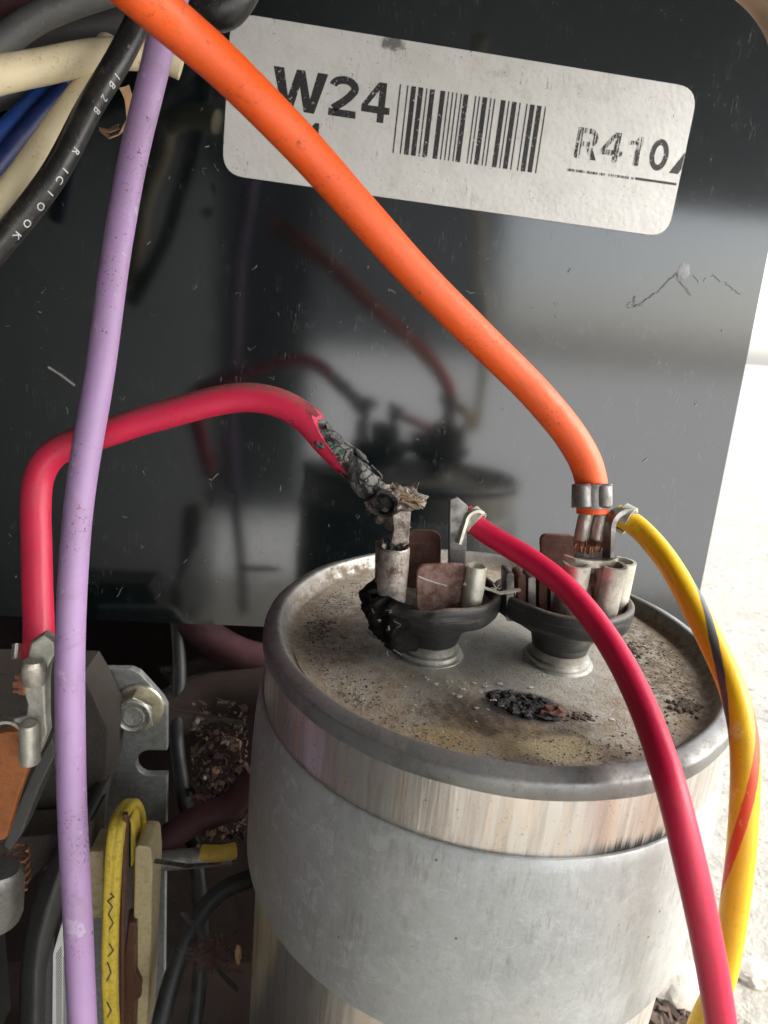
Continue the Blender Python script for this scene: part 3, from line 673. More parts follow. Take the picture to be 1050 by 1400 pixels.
# charred lump on the burnt side of the left cup
b = bmesh.new(); gr = []; NA, NZ = 60, 44                        # a blistered skin that swells out of the broken side
for i in range(NA+1):
    col = []
    for j in range(NZ+1):
        u, v = i/NA, j/NZ; a = rad(152+92*u); z = -.10+.66*v
        e = min(1, min(u, 1-u)/.18)*min(1, min(v*1.0, (1-v))/.12); e = e*e*(3-2*e)
        rin = .30 if z < .08 else (.30+(z-.08)/.25*.33 if z < .33 else .63)
        p = Vector((math.cos(a)*4, math.sin(a)*4, z*1.6))
        ro = .54+.17*min(1, max(0, (z+.08)/.35)) + .09*nz(p, 1.2, 1) + .05*nz((p.x,p.y,z*5), 2.1, 2) + .025*nz((p.x,p.y,z*4), 5.5, 3) - (.10 if abs(u-.62-.1*v) < .035 else 0)
        r = rin+(ro-rin)*e; col.append(b.verts.new((CLX+r*math.cos(a), CLY+r*math.sin(a)*.95, z)))
    gr.append(col)
for i in range(NA):
    for j in range(NZ): b.faces.new((gr[i][j], gr[i+1][j], gr[i+1][j+1], gr[i][j+1]))
bmesh.ops.solidify(b, geom=b.faces, thickness=.02)
obj('charred_residue', b, 'crust', cupL, local=True, ang=180)
b = bmesh.new(); rnd = random.Random(31)                        # pale threads of torn coating along the break
for i in range(13):
    a = rad(rnd.uniform(190,240)); r = .70+rnd.uniform(-.03,.05); z = rnd.uniform(-.02,.5); h = []
    for k in range(4): h.append(Vector((CLX+r*math.cos(a), CLY+r*math.sin(a), z))); a += rad(rnd.uniform(-4,6)); z += rnd.uniform(-.04,.03); r += rnd.uniform(-.02,.02)
    thread_bm(h, rnd.uniform(.003,.006), b, 4)
stuff(obj('torn_coating', b, 'lint', cupL, local=True))

# blade tabs (outline in the photo, standing at their own depth)
def tab(pxs, y, mat, par, th=.06):
    P = [aty(a, c, y) for a, c in pxs]; n = len(P)
    pts = [(p.x, p.z) for p in P]; pts = rpoly(pts, .10, 4)
    b = prism_bm([(x, y, z) for x, z in pts], (0, th, 0), .012); rough_bm(b, .012, 7)
    return obj('terminal_blade', b, mat, par)
tab([(556,724),(603,726),(601,830),(556,830)], -4.42, 'rust', cupL)
tab([(570,772),(640,772),(640,838),(570,838)], -5.02, 'rust_pale', cupL)
tab([(738,730),(792,732),(792,825),(745,825)], -4.45, 'rust', cupR)
for k, px in enumerate((692, 708, 722, 737, 752)): tab([(px,783+3*k),(px+11,784+3*k),(px+11,850),(px,850)], -4.95-.02*k, 'rust' if k % 2 else 'tin_dark', cupR, .25)

# ------------------------------------------------------------------ connectors
def receptacle(w=.60, rr=.105, h=.5, th=.035, M=None, bm=None):
    pth = arc(-w/2+rr, -rr, rr, -30, -270, 14)
    pth += arc(w/2-rr, -rr, rr, 90, -150, 14)
    return ribbon_bm(pth, th, 0, h, M, bm)
def band_bm(c, axis, r, wid, th, a0, a1, xh=(0,0,1), bm=None, n=20, lip=0.):
    return ribbon_bm(arc(0, 0, r, a0, a1, n), th, -wid/2, wid/2, frame(c, axis, xh), bm)
UP = axc

# ------------------------------------------------------------------ orange wire
ow = Tube(wpts([(130,-60,4.55),(190,-10,4.65),(233,28,4.9),(298,84,5.15),(357,142,5.35),(416,203,5.6),(503,301,5.95),(561,366,6.2),(652,458,6.55),(744,551,6.82),(783,600,6.92),(804,640,6.98),(810,672,7.02),(810,702,7.04)]), .160)
orange = empty('orange_wire', ow.C[-1], 'thick orange wire sweeping down from the top to the right terminal cup', 'wire')
obj('insulation', ow.bm(28, wob=.02), 'orange', orange)
yo = ow.C[-1].y
oc = empty  # (connector pieces are parts of the wire they are crimped to)
t = ow.T[-1]
b = band_bm(dep(809,678,7.0), t, .185, .24, .03, -250, 70, (0,-1,0)); rough_bm(b, .01, 5)
obj('strain_crimp', b, 'tin_dark', orange)
b = bmesh.new()                                                   # two rolled-in wings meeting at the front
for s in (-1, 1):
    c = dep(811+s*14, 678, 6.86); lump = frame(c, t, (1,0,0))
    lathe_bm([(0,-.12),(.06,-.12),(.088,-.10),(.09,0),(.088,.10),(.06,.12),(0,.12)], 20, lump, bm=b)
rough_bm(b, .008, 6); obj('crimp_wing', b, 'tin_dark', orange)
b = bmesh.new()
for px in (797, 818):
    c = dep(px, 726, 7.02); lathe_bm([(0,-.20),(.06,-.20),(.074,-.17),(.076,0),(.074,.15),(.06,.19),(0,.19)], 18, frame(c, UP, (1,0,0)), bm=b)
rough_bm(b, .008, 7); obj('wire_crimp', b, 'tin', orange)
b = prism_bm([dep(x, y, 7.05) for x, y in ((790,738),(826,738),(828,775),(826,800),(784,800),(783,775))], fw*.04, .01); rough_bm(b, .01, 6); obj('neck', b, 'tin_dark', orange)
b = bmesh.new()
for i in range(22):
    px = 789+i*1.65+random.uniform(-1,1); x2 = px-1+random.uniform(-4,4)
    thread_bm([dep(px+1.5, 738, 7.0+random.uniform(-.03,.03)), dep((px+x2)/2+random.uniform(-1.5,1.5), 748, 6.93+random.uniform(-.04,.03)), dep(x2, 757+random.uniform(-3,5), 6.92+random.uniform(-.03,.03))], .0075, b, 5)
obj('copper_strand', b, 'copper', orange)
Mr = frame(aty(792, 838, -4.92), UP, (1,.06,0))
b = receptacle(.62, .125, .60, .035, Mr); rough_bm(b, .008, 6); obj('receptacle', b, 'tin', orange)
b = ribbon_bm([(-.28,-.02),(-.2,-.12),(-.05,-.15),(.12,-.13),(.26,-.03),(.27,.06)], .04, .565, .64, Mr); obj('receptacle_lip', b, 'tin', orange)
b = bmesh.new()
for i in range(12): lump_bm(Mr @ Vector((random.uniform(-.05,.05), -.06+random.uniform(-.03,.03), random.uniform(.08,.42))), .035, .03, .05, .4, 3, i, 1, b)
obj('contact_dirt', b, 'rust_pale', orange)

# ------------------------------------------------------------------ yellow wire with dark and red spiral stripes
yw = Tube(wpts([(842,704,7.02),(856,709,6.98),(880,728,6.85),(905,757,6.65),(939,812,6.3),(976,884,5.9),(1003,946,5.62),(1016,1000,5.5),(1019,1053,5.45),(1017,1111,5.45),(1013,1169,5.5),(1006,1226,5.6),(998,1283,5.75),(985,1345,5.95),(962,1395,6.2),(940,1450,6.5)]), .110)
yellow = empty('yellow_wire', yw.C[0], 'yellow wire with dark and red spiral stripes curving down at the right', 'wire')
pitch = -3.0
sA = yw.near(dep(984,905,5.85)); sB = yw.near(dep(1018,1110,5.45))
ph = lambda s: .5 - (yw.cam_angle(s)/(2*PI) + s/pitch)
MAT['yellow'] = wire_mat('yellow_insulation', (.86,.50,.008), .42, .35, wear=(.80,.62,.25),
    stripes=[(ph(sA), pitch, .105, (.085,.095,.105), sA-1.4, sA+1.6), (ph(sB), pitch, .12, (.72,.06,.008), sB-1.4, sB+2)])
obj('insulation', yw.bm(28, wob=.015), 'yellow', yellow)
a = yw.T[2]
b = band_bm(yw.at(.10)[0], a, .135, .11, .028, -200, 95, (0,0,1)); rough_bm(b, .006, 6); obj('strain_crimp', b, 'tin_pale', yellow)
b = ribbon_bm(arc(.15,.30,.15,0,-0.01,1)[:1] and [(-.02,-.36),(-.03,-.1),(-.03,.10)]+arc(.12,.12,.15,180,40,10), .05, -.07, .07, frame(dep(836,735,6.92), (.25,-1,.1), (1,0,.08)))
rough_bm(b, .006, 6); obj('flag_arm', b, 'tin_dark', yellow)
Mr2 = frame(aty(815, 833, -4.72), UP, (1,.25,0))
b = receptacle(.46, .12, .60, .035, Mr2); rough_bm(b, .008, 6); obj('receptacle', b, 'tin_pale', yellow)

# ------------------------------------------------------------------ red wire at the right
rw = Tube(wpts([(634,702,7.15),(650,718,7.1),(680,738,7.0),(722,763,6.82),(768,798,6.55),(812,848,6.22),(849,905,5.85),(879,966,5.5),(900,1022,5.2),(918,1078,5.0),(937,1153,4.92),(955,1231,4.92),(971,1310,5.0),(984,1388,5.1),(993,1460,5.2)]), .114)
red = empty('red_wire', rw.C[0], 'red wire arching from the left cup over the capacitor lid to the lower right', 'wire')
obj('insulation', rw.bm(28, wob=.015), 'red', red)
a = rw.T[2]
b = band_bm(rw.at(.12)[0], a, .142, .12, .028, -170, 110, (0,0,1)); rough_bm(b, .008, 6); obj('strain_crimp', b, 'tin_pale', red)
b = pxplate([(613,832),(615,683),(626,680),(640,692),(637,770),(636,832)], -4.70, .09, .02); rough_bm(b, .012, 5); obj('flag_arm', b, 'tin_dark', red)
b = ribbon_bm([(-.13,-.16),(-.1,-.02),(-.08,.06)]+arc(.04,.06,.12,180,60,8), .03, -.05, .05, frame(dep(645,722,7.0), (.2,-1,.1), (1,0,0)))
obj('flag_lip', b, 'tin_pale', red)
b = lathe_bm([(.075,.0),(.1,.0),(.103,.2),(.10,.44),(.078,.44),(.074,.2),(.075,0)], 24, frame(aty(644, 829, -5.04), UP, (1,0,0))); rough_bm(b, .008, 6)
obj('receptacle', b, 'tin_pale', red)

# ------------------------------------------------------------------ burnt pinkish red wire at the left
pw = Tube(wpts([(52,900,7.1),(53,863,7.15),(51,800,7.2),(50,745,7.25),(49,690,7.28),(54,648,7.3),(72,620,7.3),(104,605,7.3),(142,593,7.28),(190,577,7.25),(240,563,7.2),(292,549,7.15),(340,543,7.12),(380,550,7.1),(419,572,7.08),(446,603,7.06),(481,637,7.05),(507,666,7.04),(524,682,7.04)]), .150)
pink = empty('burnt_wire', pw.C[0], 'pinkish red wire bent over at the left with a charred burnt end', 'wire')
s0 = pw.near(dep(425,579,7.08)); s1 = pw.near(dep(466,648,7.05)); ca = pw.cam_angle((s0+s1)/2)
# which side of the tube shows at the lower left
c_, t_, n_ = pw.at((s0+s1)/2); dl = (-CR*.75-CU*.66); la = math.atan2(dl.dot(t_.cross(n_)), dl.dot(n_))
def jag(a):
    k = .5+.5*math.cos(a-la); k = max(0, min(1, (k-.42)/.35)); k = k*k*(3-2*k)
    return s0+(s1-s0)*k*.98 + .10*nz((math.cos(a)*2, math.sin(a)*2, 1), 2.6) + .05*math.sin(a*9)
MAT['pink'] = wire_mat('pinkish_red_insulation', (.66,.022,.072), .40, .45, dust=.95, scorch=(s0-.25, s0+.12))
obj('insulation', pw.bm(44, 0, s0, jag, lambda d, a, r: r*(1+.03*max(0, (d-s0+.25))), .02), 'pink', pink)
def charr(d, a, r):
    p = pw.surf(d, a, r); return r*(.90+.24*nz(p, 3.6, 3)+.14*nz(p, 9, 6)+.08*nz(p, 21, 8)) 
b = pw.bm(56, s0-.15, pw.L, None, charr, 0, True, 110); ch = obj('charred_section', b, 'char', pink, ang=30)
# lifted grey flakes of cracked insulation along the top of the charred section
b = bmesh.new(); rnd = random.Random(5)
for i in range(20):
    d = s0+.02+(pw.L-s0-.12)*rnd.random(); a = la+PI+rnd.uniform(-1.25,1.0)
    p = pw.surf(d, a, .15+rnd.uniform(-.005,.012)); c, t, n = pw.at(d); o_ = (p-c).normalized(); s_ = t.cross(o_)
    k = rnd.randint(4,6); sz = rnd.uniform(.025,.085)
    pts = [p+(t*math.cos(2*PI*q/k+i)*sz*rnd.uniform(.7,1.3)+s_*math.sin(2*PI*q/k+i)*sz*rnd.uniform(.6,1.0)) for q in range(k)]
    prism_bm(pts, o_*.014, 0, b)
stuff(obj('cracked_flake', b, plain_mat('grey_ash', (.12,.115,.108), .35, .6, .8, (.02,.02,.02), .02, 9), pink))
# crimp blob and its ragged strands
b = lump_bm(dep(531,686,7.04), .22, .17, .19, .4, 2.2, 4, 4); lump_bm(dep(553,682,7.02), .17, .11, .12, .5, 2.5, 8, 4, b); lump_bm(dep(571,687,7.0), .06, .05, .045, .5, 2.5, 9, 3, b); lump_bm(dep(541,706,7.0), .11, .1, .13, .5, 2.4, 12, 3, b)
rough_bm(b, .03, 8); rough_bm(b, .015, 19); obj('burnt_crimp', b, 'tin_burnt', pink)
b = lathe_bm([(.10,-.06),(.13,.0),(.14,.03),(.13,.055),(.10,.06),(.085,.03),(.07,-.03),(0,-.05)], 40, frame(dep(527,688,6.86), (-.35,-.9,.15), (1,0,0))); rough_bm(b, .035, 6); rough_bm(b, .02, 15)
lump_bm(dep(527,688,6.88), .10, .05, .10, .3, 2.5, 14, 3, b)
obj('crimp_mouth', b, 'crust', pink)
b = bmesh.new(); rnd = random.Random(2)
for i in range(46):
    px, py = 545+rnd.uniform(-8,10), 668+rnd.uniform(-4,20); q = (577+rnd.uniform(-16,3), 687+rnd.uniform(-7,9))
    m_ = ((px+q[0])/2+rnd.uniform(-5,5), (py+q[1])/2+rnd.uniform(-6,4)); D = 6.96+rnd.uniform(-.08,.05)
    thread_bm([dep(px,py,D), dep(*m_,D-.02), dep(*q,D+.02)], rnd.uniform(.006,.012), b, 5)
for i in range(14):
    px, py = 540+rnd.uniform(-22,30), 668+rnd.uniform(-3,8); D = 7.0; h = [dep(px,py,D)]
    for k in range(4): px += rnd.uniform(-4,6); py -= rnd.uniform(-2,4); h.append(dep(px,py,D))
    thread_bm(h, .004, b, 4)
obj('frayed_strand', b, plain_mat('burnt_fibre', (.30,.21,.13), .9, .5, .6, (.05,.035,.025)), pink)
b = pxplate([(536,704),(549,697),(562,700),(560,745),(552,752),(530,752),(538,725)], -4.92, .12, .025); rough_bm(b, .02, 6); obj('neck', b, 'tin_burnt', pink)
b = bmesh.new(); rnd = random.Random(9)
for i in range(26):
    px, py = 549+rnd.uniform(-6,6), 700+rnd.uniform(0,42); h = []
    for k in range(4): h.append(dep(px,py,6.80+rnd.uniform(-.01,.01))); px += rnd.uniform(-5,5); py += rnd.uniform(-4,5)
    thread_bm(h, .008, b, 5)
obj('mesh_strand', b, plain_mat('sooty_fibre', (.26,.23,.18), .9, .5, .5, (.03,.025,.02)), pink)
b = lathe_bm([(.12,.0),(.145,.0),(.15,.1),(.148,.30),(.145,.54),(.13,.56),(.105,.54),(.11,.2),(.12,0)], 32, frame(aty(534, 818, -4.93), UP, (1,0,0)), .02, 4); rough_bm(b, .012, 5); obj('receptacle', b, metal_mat('scorched_tin', (.46,.42,.37), .45, .75, .8, (.06,.045,.04), .15, .012), pink)
b = pxplate([(515,745),(524,738),(524,822),(513,822)], -4.8, .15, .02); rough_bm(b, .015, 6); obj('receptacle_plate', b, 'tin_burnt', pink)
b = bmesh.new()
for i in range(10): lump_bm(dep(540+random.uniform(-8,10), 748+random.uniform(-6,6), 6.82), .04, .04, .04, .6, 3, i, 2, b)
obj('soot_lump', b, 'crust', pink)
# tinned connector on the other end of the burnt wire
b = band_bm(dep(44,889,6.98), pw.T[0], .175, .15, .03, 60, 330, (0,-1,0)); rough_bm(b, .012, 5); obj('strain_crimp', b, 'tin_pale', pink)
b = pxplate([(40,880),(58,868),(73,878),(76,893),(66,912),(62,935),(64,985),(66,1002),(54,1030),(48,1043),(33,1045),(30,1005),(14,990),(18,982),(35,978),(36,962),(32,945),(27,930),(34,905)], -5.05, .14, .03)
bmesh.ops.triangulate(b, faces=b.faces); rough_bm(b, .02, 4); obj('spade_body', b, 'tin_pale', pink, ang=45)
b = lathe_bm([(.0,0),(.085,.0),(.10,.03),(.10,.42),(.08,.45),(0,.45)], 20, frame(aty(41, 1043, -5.16), (.05,0,1), (1,0,0))); rough_bm(b, .012, 6); obj('spade_roll', b, 'tin_pale', pink)
b = lathe_bm([(0,0),(.09,.0),(.11,.05),(.11,.2),(.09,.25),(0,.25)], 20, frame(aty(47, 935, -5.1), (.05,0,1), (1,0,0))); rough_bm(b, .03, 6); obj('wire_crimp', b, 'tin', pink)
b = bmesh.new()
for i in range(12): thread_bm([aty(22+random.uniform(-5,6), 922+i*2.3, -5.13), aty(33, 920+i*2.6, -5.15)], .016, b, 6)
obj('copper_strand', b, 'copper', pink)
b = ribbon_bm(arc(0,0,.15,20,190,10), .03, -.05, .05, frame(aty(12,1004,-5.05), (0,-1,.1), (1,0,0))); obj('spade_curl', b, 'tin_pale', pink)

# ------------------------------------------------------------------ lilac wire
lw = Tube(wpts([(262,-70,6.9),(240,-10,6.85),(222,50,6.8),(210,100,6.8),(185,203,6.8),(161,333,6.78),(136,513,6.72),(109,680,6.68),(97,847,6.68),(97,1040,6.7),(99,1113,6.72),(106,1247,6.78),(112,1380,6.9),(117,1470,7.0)]), .137)
tag(recentre(obj('purple_wire', lw.bm(28, wob=.02), 'purple')), 'long dusty lilac wire running from the top to the bottom at the left', 'wire')

# ------------------------------------------------------------------ bundle at the upper left
def wire(name, pts, r, mat, label, wob=.02):
    T = Tube(wpts(pts), r); return tag(recentre(obj(name, T.bm(24, wob=wob), mat)), label, 'wire'), T
bw = Tube(wpts([(215,-60,8.3),(203,-5,8.2),(188,30,8.1),(165,76,8.0),(122,148,7.9),(73,240,7.8),(10,322,7.7),(-45,385,7.6)]), .142)
bk = empty('black_wire', bw.C[3], 'glossy black wire with white printed letters at the upper left', 'wire')
obj('insulation', bw.bm(28, wob=.015), 'black', bk)
for ch, (px, py) in zip('IB2BRICIOOK', ((160,102),(152,117),(139,137),(128,152),(104,212),(87,235),(76,250),(63,266),(52,282),(34,306),(19,322))):
    g = text_bm(ch, .012) if ch != '1' else one_bm(); bmesh.ops.subdivide_edges(g, edges=g.edges, cuts=2); bmesh.ops.triangulate(g, faces=g.faces); d0 = bw.near(dep(px, py, 7.9)); a0 = bw.cam_angle(d0)
    xs = [v.co.x for v in g.verts]; cx = (min(xs)+max(xs))/2; H = .082
    c, t, n = bw.at(d0)
    # letters stand across the wire, on the side that faces right and down
    side = math.atan2(CR.dot(t.cross(n)), CR.dot(n)); da = (side-a0+PI) % (2*PI)-PI
    aa = a0+da*.62; sg = 1 if da > 0 else -1
    for v in g.verts:
        x = (v.co.x-cx)*H/.7; y = (v.co.y-.35)*H/.7
        v.co = bw.surf(d0+x, aa+sg*y/.142, .1445)
    obj('letter', g, 'white_print', bk, smooth=False)
wire('cream_wire', [(-60,118,7.3),(0,102,7.5),(60,91,7.9),(110,80,8.2),(150,74,8.5),(195,74,8.7),(232,80,8.75),(249,88,8.8)], .185, 'cream', 'thick cream wire lying across behind the black and lilac wires')
wire('cream_wire', [(150,62,8.6),(128,108,8.4),(90,158,8.3),(58,203,8.2),(28,245,8.0),(-10,292,7.8),(-50,335,7.6)], .165, 'cream', 'cream wire running down to the left beside the black printed wire')
wire('blue_wire', [(-40,232,9.2),(0,188,9.3),(40,148,9.5),(78,110,9.7),(110,70,9.9)], .145, 'blue', 'bright blue wire deep between the cream wires')
wire('blue_wire', [(-30,258,9.0),(10,210,9.2),(48,165,9.4),(90,120,9.6)], .13, 'navy', 'dark navy blue wire below the bright blue wire')
wire('grey_wire', [(-40,92,7.4),(0,60,7.5),(50,25,7.6),(100,4,7.7),(150,-12,7.8),(220,-30,8.0)], .15, 'grey', 'dusty grey wire across the upper left corner')
wire('grey_wire', [(-40,140,9.4),(0,128,9.5),(60,110,9.7),(110,95,9.9)], .2, 'grey', 'dusky grey cable behind the blue wires')
wire('black_wire', [(-40,80,8.6),(40,48,8.6),(110,38,8.7),(175,22,8.8),(230,-30,8.9)], .26, 'grey', 'thick dark cable behind the black printed wire at the top')
wire('maroon_wire', [(-40,12,8.0),(0,-2,8.0),(45,-8,8.1),(100,-30,8.2)], .2, 'maroon', 'dark red wire in the upper left corner')
wire('black_wire', [(255,-30,8.4),(278,8,8.4),(305,14,8.4),(325,-10,8.4),(340,-40,8.4)], .24, 'black', 'black cable loop behind the orange wire at the top')
wire('cream_wire', [(840,-330,6.6),(900,-150,5.8),(960,-70,5.4),(1002,-38,5.3),(1040,-8,5.2),(1066,26,5.1),(1084,75,5.0),(1110,160,4.9),(1180,330,4.8),(1200,620,4.8),(1190,1000,4.8)], .12, 'cream', 'cream wire cutting the upper right corner')
# dried curled leaf between the black and the lilac wire
b = bmesh.new()
LP = [(170,116),(176,134),(175,160),(166,180),(150,186),(134,176),(150,178),(163,172)]
prev = None
for i, (x, y) in enumerate(LP):
    p = dep(x, y, 7.6+.05*math.sin(i)); wv = CR*.03*math.cos(i*.5)+CU*.045+fw*.05
    r_ = [b.verts.new(p-wv), b.verts.new(p+wv), b.verts.new(p+wv+fw*.015), b.verts.new(p-wv+fw*.015)]
    if prev:
        for k in range(4): b.faces.new((prev[k], r_[k], r_[(k+1)%4], prev[(k+1)%4]))
    else: b.faces.new(r_[::-1])
    prev = r_
b.faces.new(prev); bmesh.ops.subdivide_edges(b, edges=b.edges, cuts=1, smooth=.6); rough_bm(b, .03, 6)
tag(recentre(obj('dry_leaf', b, 'leaf')), 'small curled brown dried leaf caught beside the lilac wire', 'leaf')

# ------------------------------------------------------------------ bracket and bolt, lower left
PY = -1.3
br = empty('bracket', aty(190,1180,PY), 'grey zinc bracket plate with a slot and a hex bolt', 'bracket')
notch = [(228,1026)]+[(203+17*math.cos(rad(a)), 1043+17*math.sin(rad(a))) for a in range(-90,-271,-20)]+[(228,1060)]
b = pxplate([(100,914),(178,915),(190,920),(207,938),(222,955),(228,966)]+notch+[(226,1180),(224,1420),(60,1420),(60,914)], PY, .14, .015); obj('plate', b, 'zinc', br, smooth=False)
BM = frame(aty(190,966,PY-.001), (0,-1,0), (1,0,.35))
bolt = obj('bolt', lathe_bm([(0,.0),(.40,0),(.405,.02),(.39,.05),(.33,.065),(0,.065)], 40, BM), 'zinc_bolt', br)
hx = [(.335*math.cos(rad(60*i+12)), .335*math.sin(rad(60*i+12))) for i in range(6)]
b = prism_bm([BM @ Vector((x,y,.06)) for x, y in hx], BM.to_3x3() @ Vector((0,0,.24)), .02); obj('hex_head', b, 'zinc_bolt', bolt, smooth=False)
b = lathe_bm([(.285,.298),(.28,.312),(.25,.318),(.235,.309),(.19,.306),(.18,.316),(.15,.318),(.14,.309),(.05,.306),(0,.305)], 40, BM); obj('head_face', b, metal_mat('bright_bolt_top', (.62,.63,.6), .25, .95, .25, (.2,.18,.12)), bolt)

# ------------------------------------------------------------------ contactor, lower left
ct = empty('contactor', aty(100,1400,-3), 'dusty contactor with yellow taped coil and cream bobbin at the lower left', 'contactor')
b = pxplate([(-40,920),(112,922),(124,945),(150,1000),(146,1060),(128,1120),(120,1180),(-40,1180)], -2.2, .8, .05); rough_bm(b, .02, 4); obj('upper_housing', b, 'dusty', ct)
b = pxplate([(-40,1150),(84,1140),(128,1120),(124,1165),(120,1230),(96,1250),(70,1180),(46,1200),(-40,1330)], -2.9, .6, .05); obj('inner_housing', b, 'dusty', ct)
b = pxplate([(70,1008),(78,1030),(56,1075),(30,1140),(14,1165),(4,1155),(24,1100),(46,1050)], -4.3, .35, .04); rough_bm(b, .02, 5); obj('arm', b, 'housing', ct)
b = pxplate([(-30,1010),(10,1000),(30,1002),(34,1044),(40,1047),(22,1100),(8,1148),(-30,1160)], -4.85, .12, .03); obj('terminal_plate', b, 'phenolic', ct)
# ribbed curved case, with the white sticker on its side
def hc(pxl, ytop, y0, y1, n=14):
    return None
b = bmesh.new(); prev = None
L_ = [(88,1150),(72,1170),(56,1200),(42,1240),(32,1285),(27,1330),(25,1420)]; R_ = [(104,1150),(102,1180),(98,1215),(88,1250),(76,1290),(68,1330),(66,1420)]
for (lx, ly), (rx, ry) in zip(L_, R_):
    row = []
    for k in range(11):
        t_ = k/10; y = -3.3-.55*math.sin(PI*(.08+.84*t_)); row.append(b.verts.new(aty(lx+(rx-lx)*t_, ly+(ry-ly)*t_, y)))
    row += [b.verts.new(v.co+Vector((0,1.4,0))) for v in (row[-1], row[0])]
    if prev:
        for k in range(len(row)): b.faces.new((prev[k], row[k], row[(k+1)%len(row)], prev[(k+1)%len(row)]))
    else: b.faces.new(row[::-1])
    prev = row
b.faces.new(prev); case = obj('case', b, 'housing', ct, ang=60)
b = pxplate([(64,1270),(72,1262),(76,1300),(74,1420),(60,1420),(61,1310)], -3.6, .5, .03); obj('case_ridge', b, plain_mat('mauve_grey_plastic', (.12,.10,.11), .5), ct)
b = pxplate([(72,1305),(86,1256),(92,1256),(97,1330),(100,1420),(71,1420)], -3.72, .06, .01); sti = obj('rating_sticker', b, 'paper', ct, smooth=False)
b = bmesh.new()
for i in range(26):
    y = 1298+i*4.6
    for x0, x1, h in ((76.5, 84.5, 2.0), (86.5, 93.5, 2.6)):
        if x0 > 80 and i < 1: continue
        p = [aty(x0, y+7, -3.723), aty(x1, y-5, -3.723), aty(x1, y-5+h, -3.723), aty(x0, y+7+h, -3.723)]
        b.faces.new([b.verts.new(v) for v in p])
obj('printed_lines', b, 'ink', sti, smooth=False)
# bobbin and coil
b = pxplate([(112,1165),(141,1164),(141,1256),(122,1258),(112,1230)], -2.95, .5, .04); obj('bobbin_flange', b, 'bobbin', ct)
b = pxplate(rpoly([(184,1156),(207,1158),(209,1190),(206,1300),(200,1420),(178,1420),(182,1290)], 8, 4), -3.0, .55, .04); rough_bm(b, .012, 3); obj('bobbin_flange', b, 'bobbin', ct)
b = pxplate(rpoly([(176,1120),(183,1126),(187,1160),(184,1180),(176,1190)], 4, 3), -2.75, .3, .03); obj('tape_edge', b, 'tape', ct)
def stad(x0, x1, yt, yb, n=8):
    c = (x0+x1)/2; r = (x1-x0)/2
    return [(c+r*math.cos(rad(180+180*i/n)), yt+r*1.6+r*1.6*math.sin(rad(180+180*i/n))) for i in range(n+1)]+[(c+r*math.cos(rad(180*i/n)), yb-r+r*math.sin(rad(180*i/n))) for i in range(n+1)]
# taped winding: a flat oval loop that stands on edge, its near side towards us
lp = [aty(x, y, yy) for x, y, yy in ((153,1402,-3.40),(151,1370,-3.42),(150,1330,-3.42),(150.5,1290,-3.42),(152,1240,-3.42),(154.5,1190,-3.40),(157.5,1150,-3.36),(161,1126,-3.24),(164,1116,-3.02),(166,1113,-2.72))]
lp += [lp[-1]+Vector((.03,.3,-.05)), lp[-1]+Vector((.05,.55,-.35)), lp[-1]+Vector((.06,.62,-1.0)), lp[-1]+Vector((.06,.62,-2.4))]
TC = Tube(lp, .115)
def flat(d, a, r):
    c, t, n = TC.at(d); o_ = n*math.cos(a)+t.cross(n)*math.sin(a); q = abs(o_.x); return r*(.55+.47*q**1.5)*(1+.03*nz(c*3, 2, 4))
coil = obj('coil_winding', TC.bm(24, rf=flat), 'tape', ct, ang=60)
rnd = random.Random(21)                        # inked zigzag on the tape
zz = [(151,1222),(156,1226),(147,1232),(154,1240),(148,1250),(155,1262),(149,1272)]
zz2 = [(149,1290),(155,1300),(148,1308)]; zz3 = [(147,1316),(152,1330),(146,1342)]; zz4 = [(146,1370),(152,1382),(147,1392)]
for z_ in (zz, zz2, zz3, zz4): obj('inked_mark', thread_bm([aty(x, y, -3.50) for x, y in z_], .009, None, 4), 'grey', coil)
b = thread_bm([aty(x, y, -3.2) for x, y in ((171,1112),(172,1130),(170,1170),(168,1220),(167,1300),(167,1400))], .04, None, 8); obj('winding_edge', b, 'glue', ct)
b = pxplate([(173,1260),(186,1262),(187,1330),(193,1345),(192,1365),(184,1372),(184,1420),(166,1420),(168,1320)], -3.1, .3, .05); rough_bm(b, .05, 5); obj('varnish_drip', b, 'glue', ct)
b = lathe_bm([(0,0),(.14,0),(.15,.03),(.15,1.2),(.14,1.23),(0,1.23)], 24, frame(aty(206,1178,-2.2), (1,.1,.03), (0,0,1))); obj('pivot_pin', b, 'tin_dark', ct)
b = bmesh.new()                                                # copper spring
pts = [aty(22,1163,-4.0)+Vector((.13*math.cos(i*.45), .13*math.sin(i*.45), -i*.0075)) for i in range(70)]
obj('spring', thread_bm(pts, .022, b, 6), 'copper', ct)
b = lathe_bm([(0,0),(.18,.0),(.24,.05),(.26,.15),(.26,.7),(.2,.8),(0,.82)], 28, frame(aty(-2,1262,-4.4), (.1,0,1), (1,0,0))); rough_bm(b, .02, 3); obj('contact_stud', b, 'tin_dark', ct)

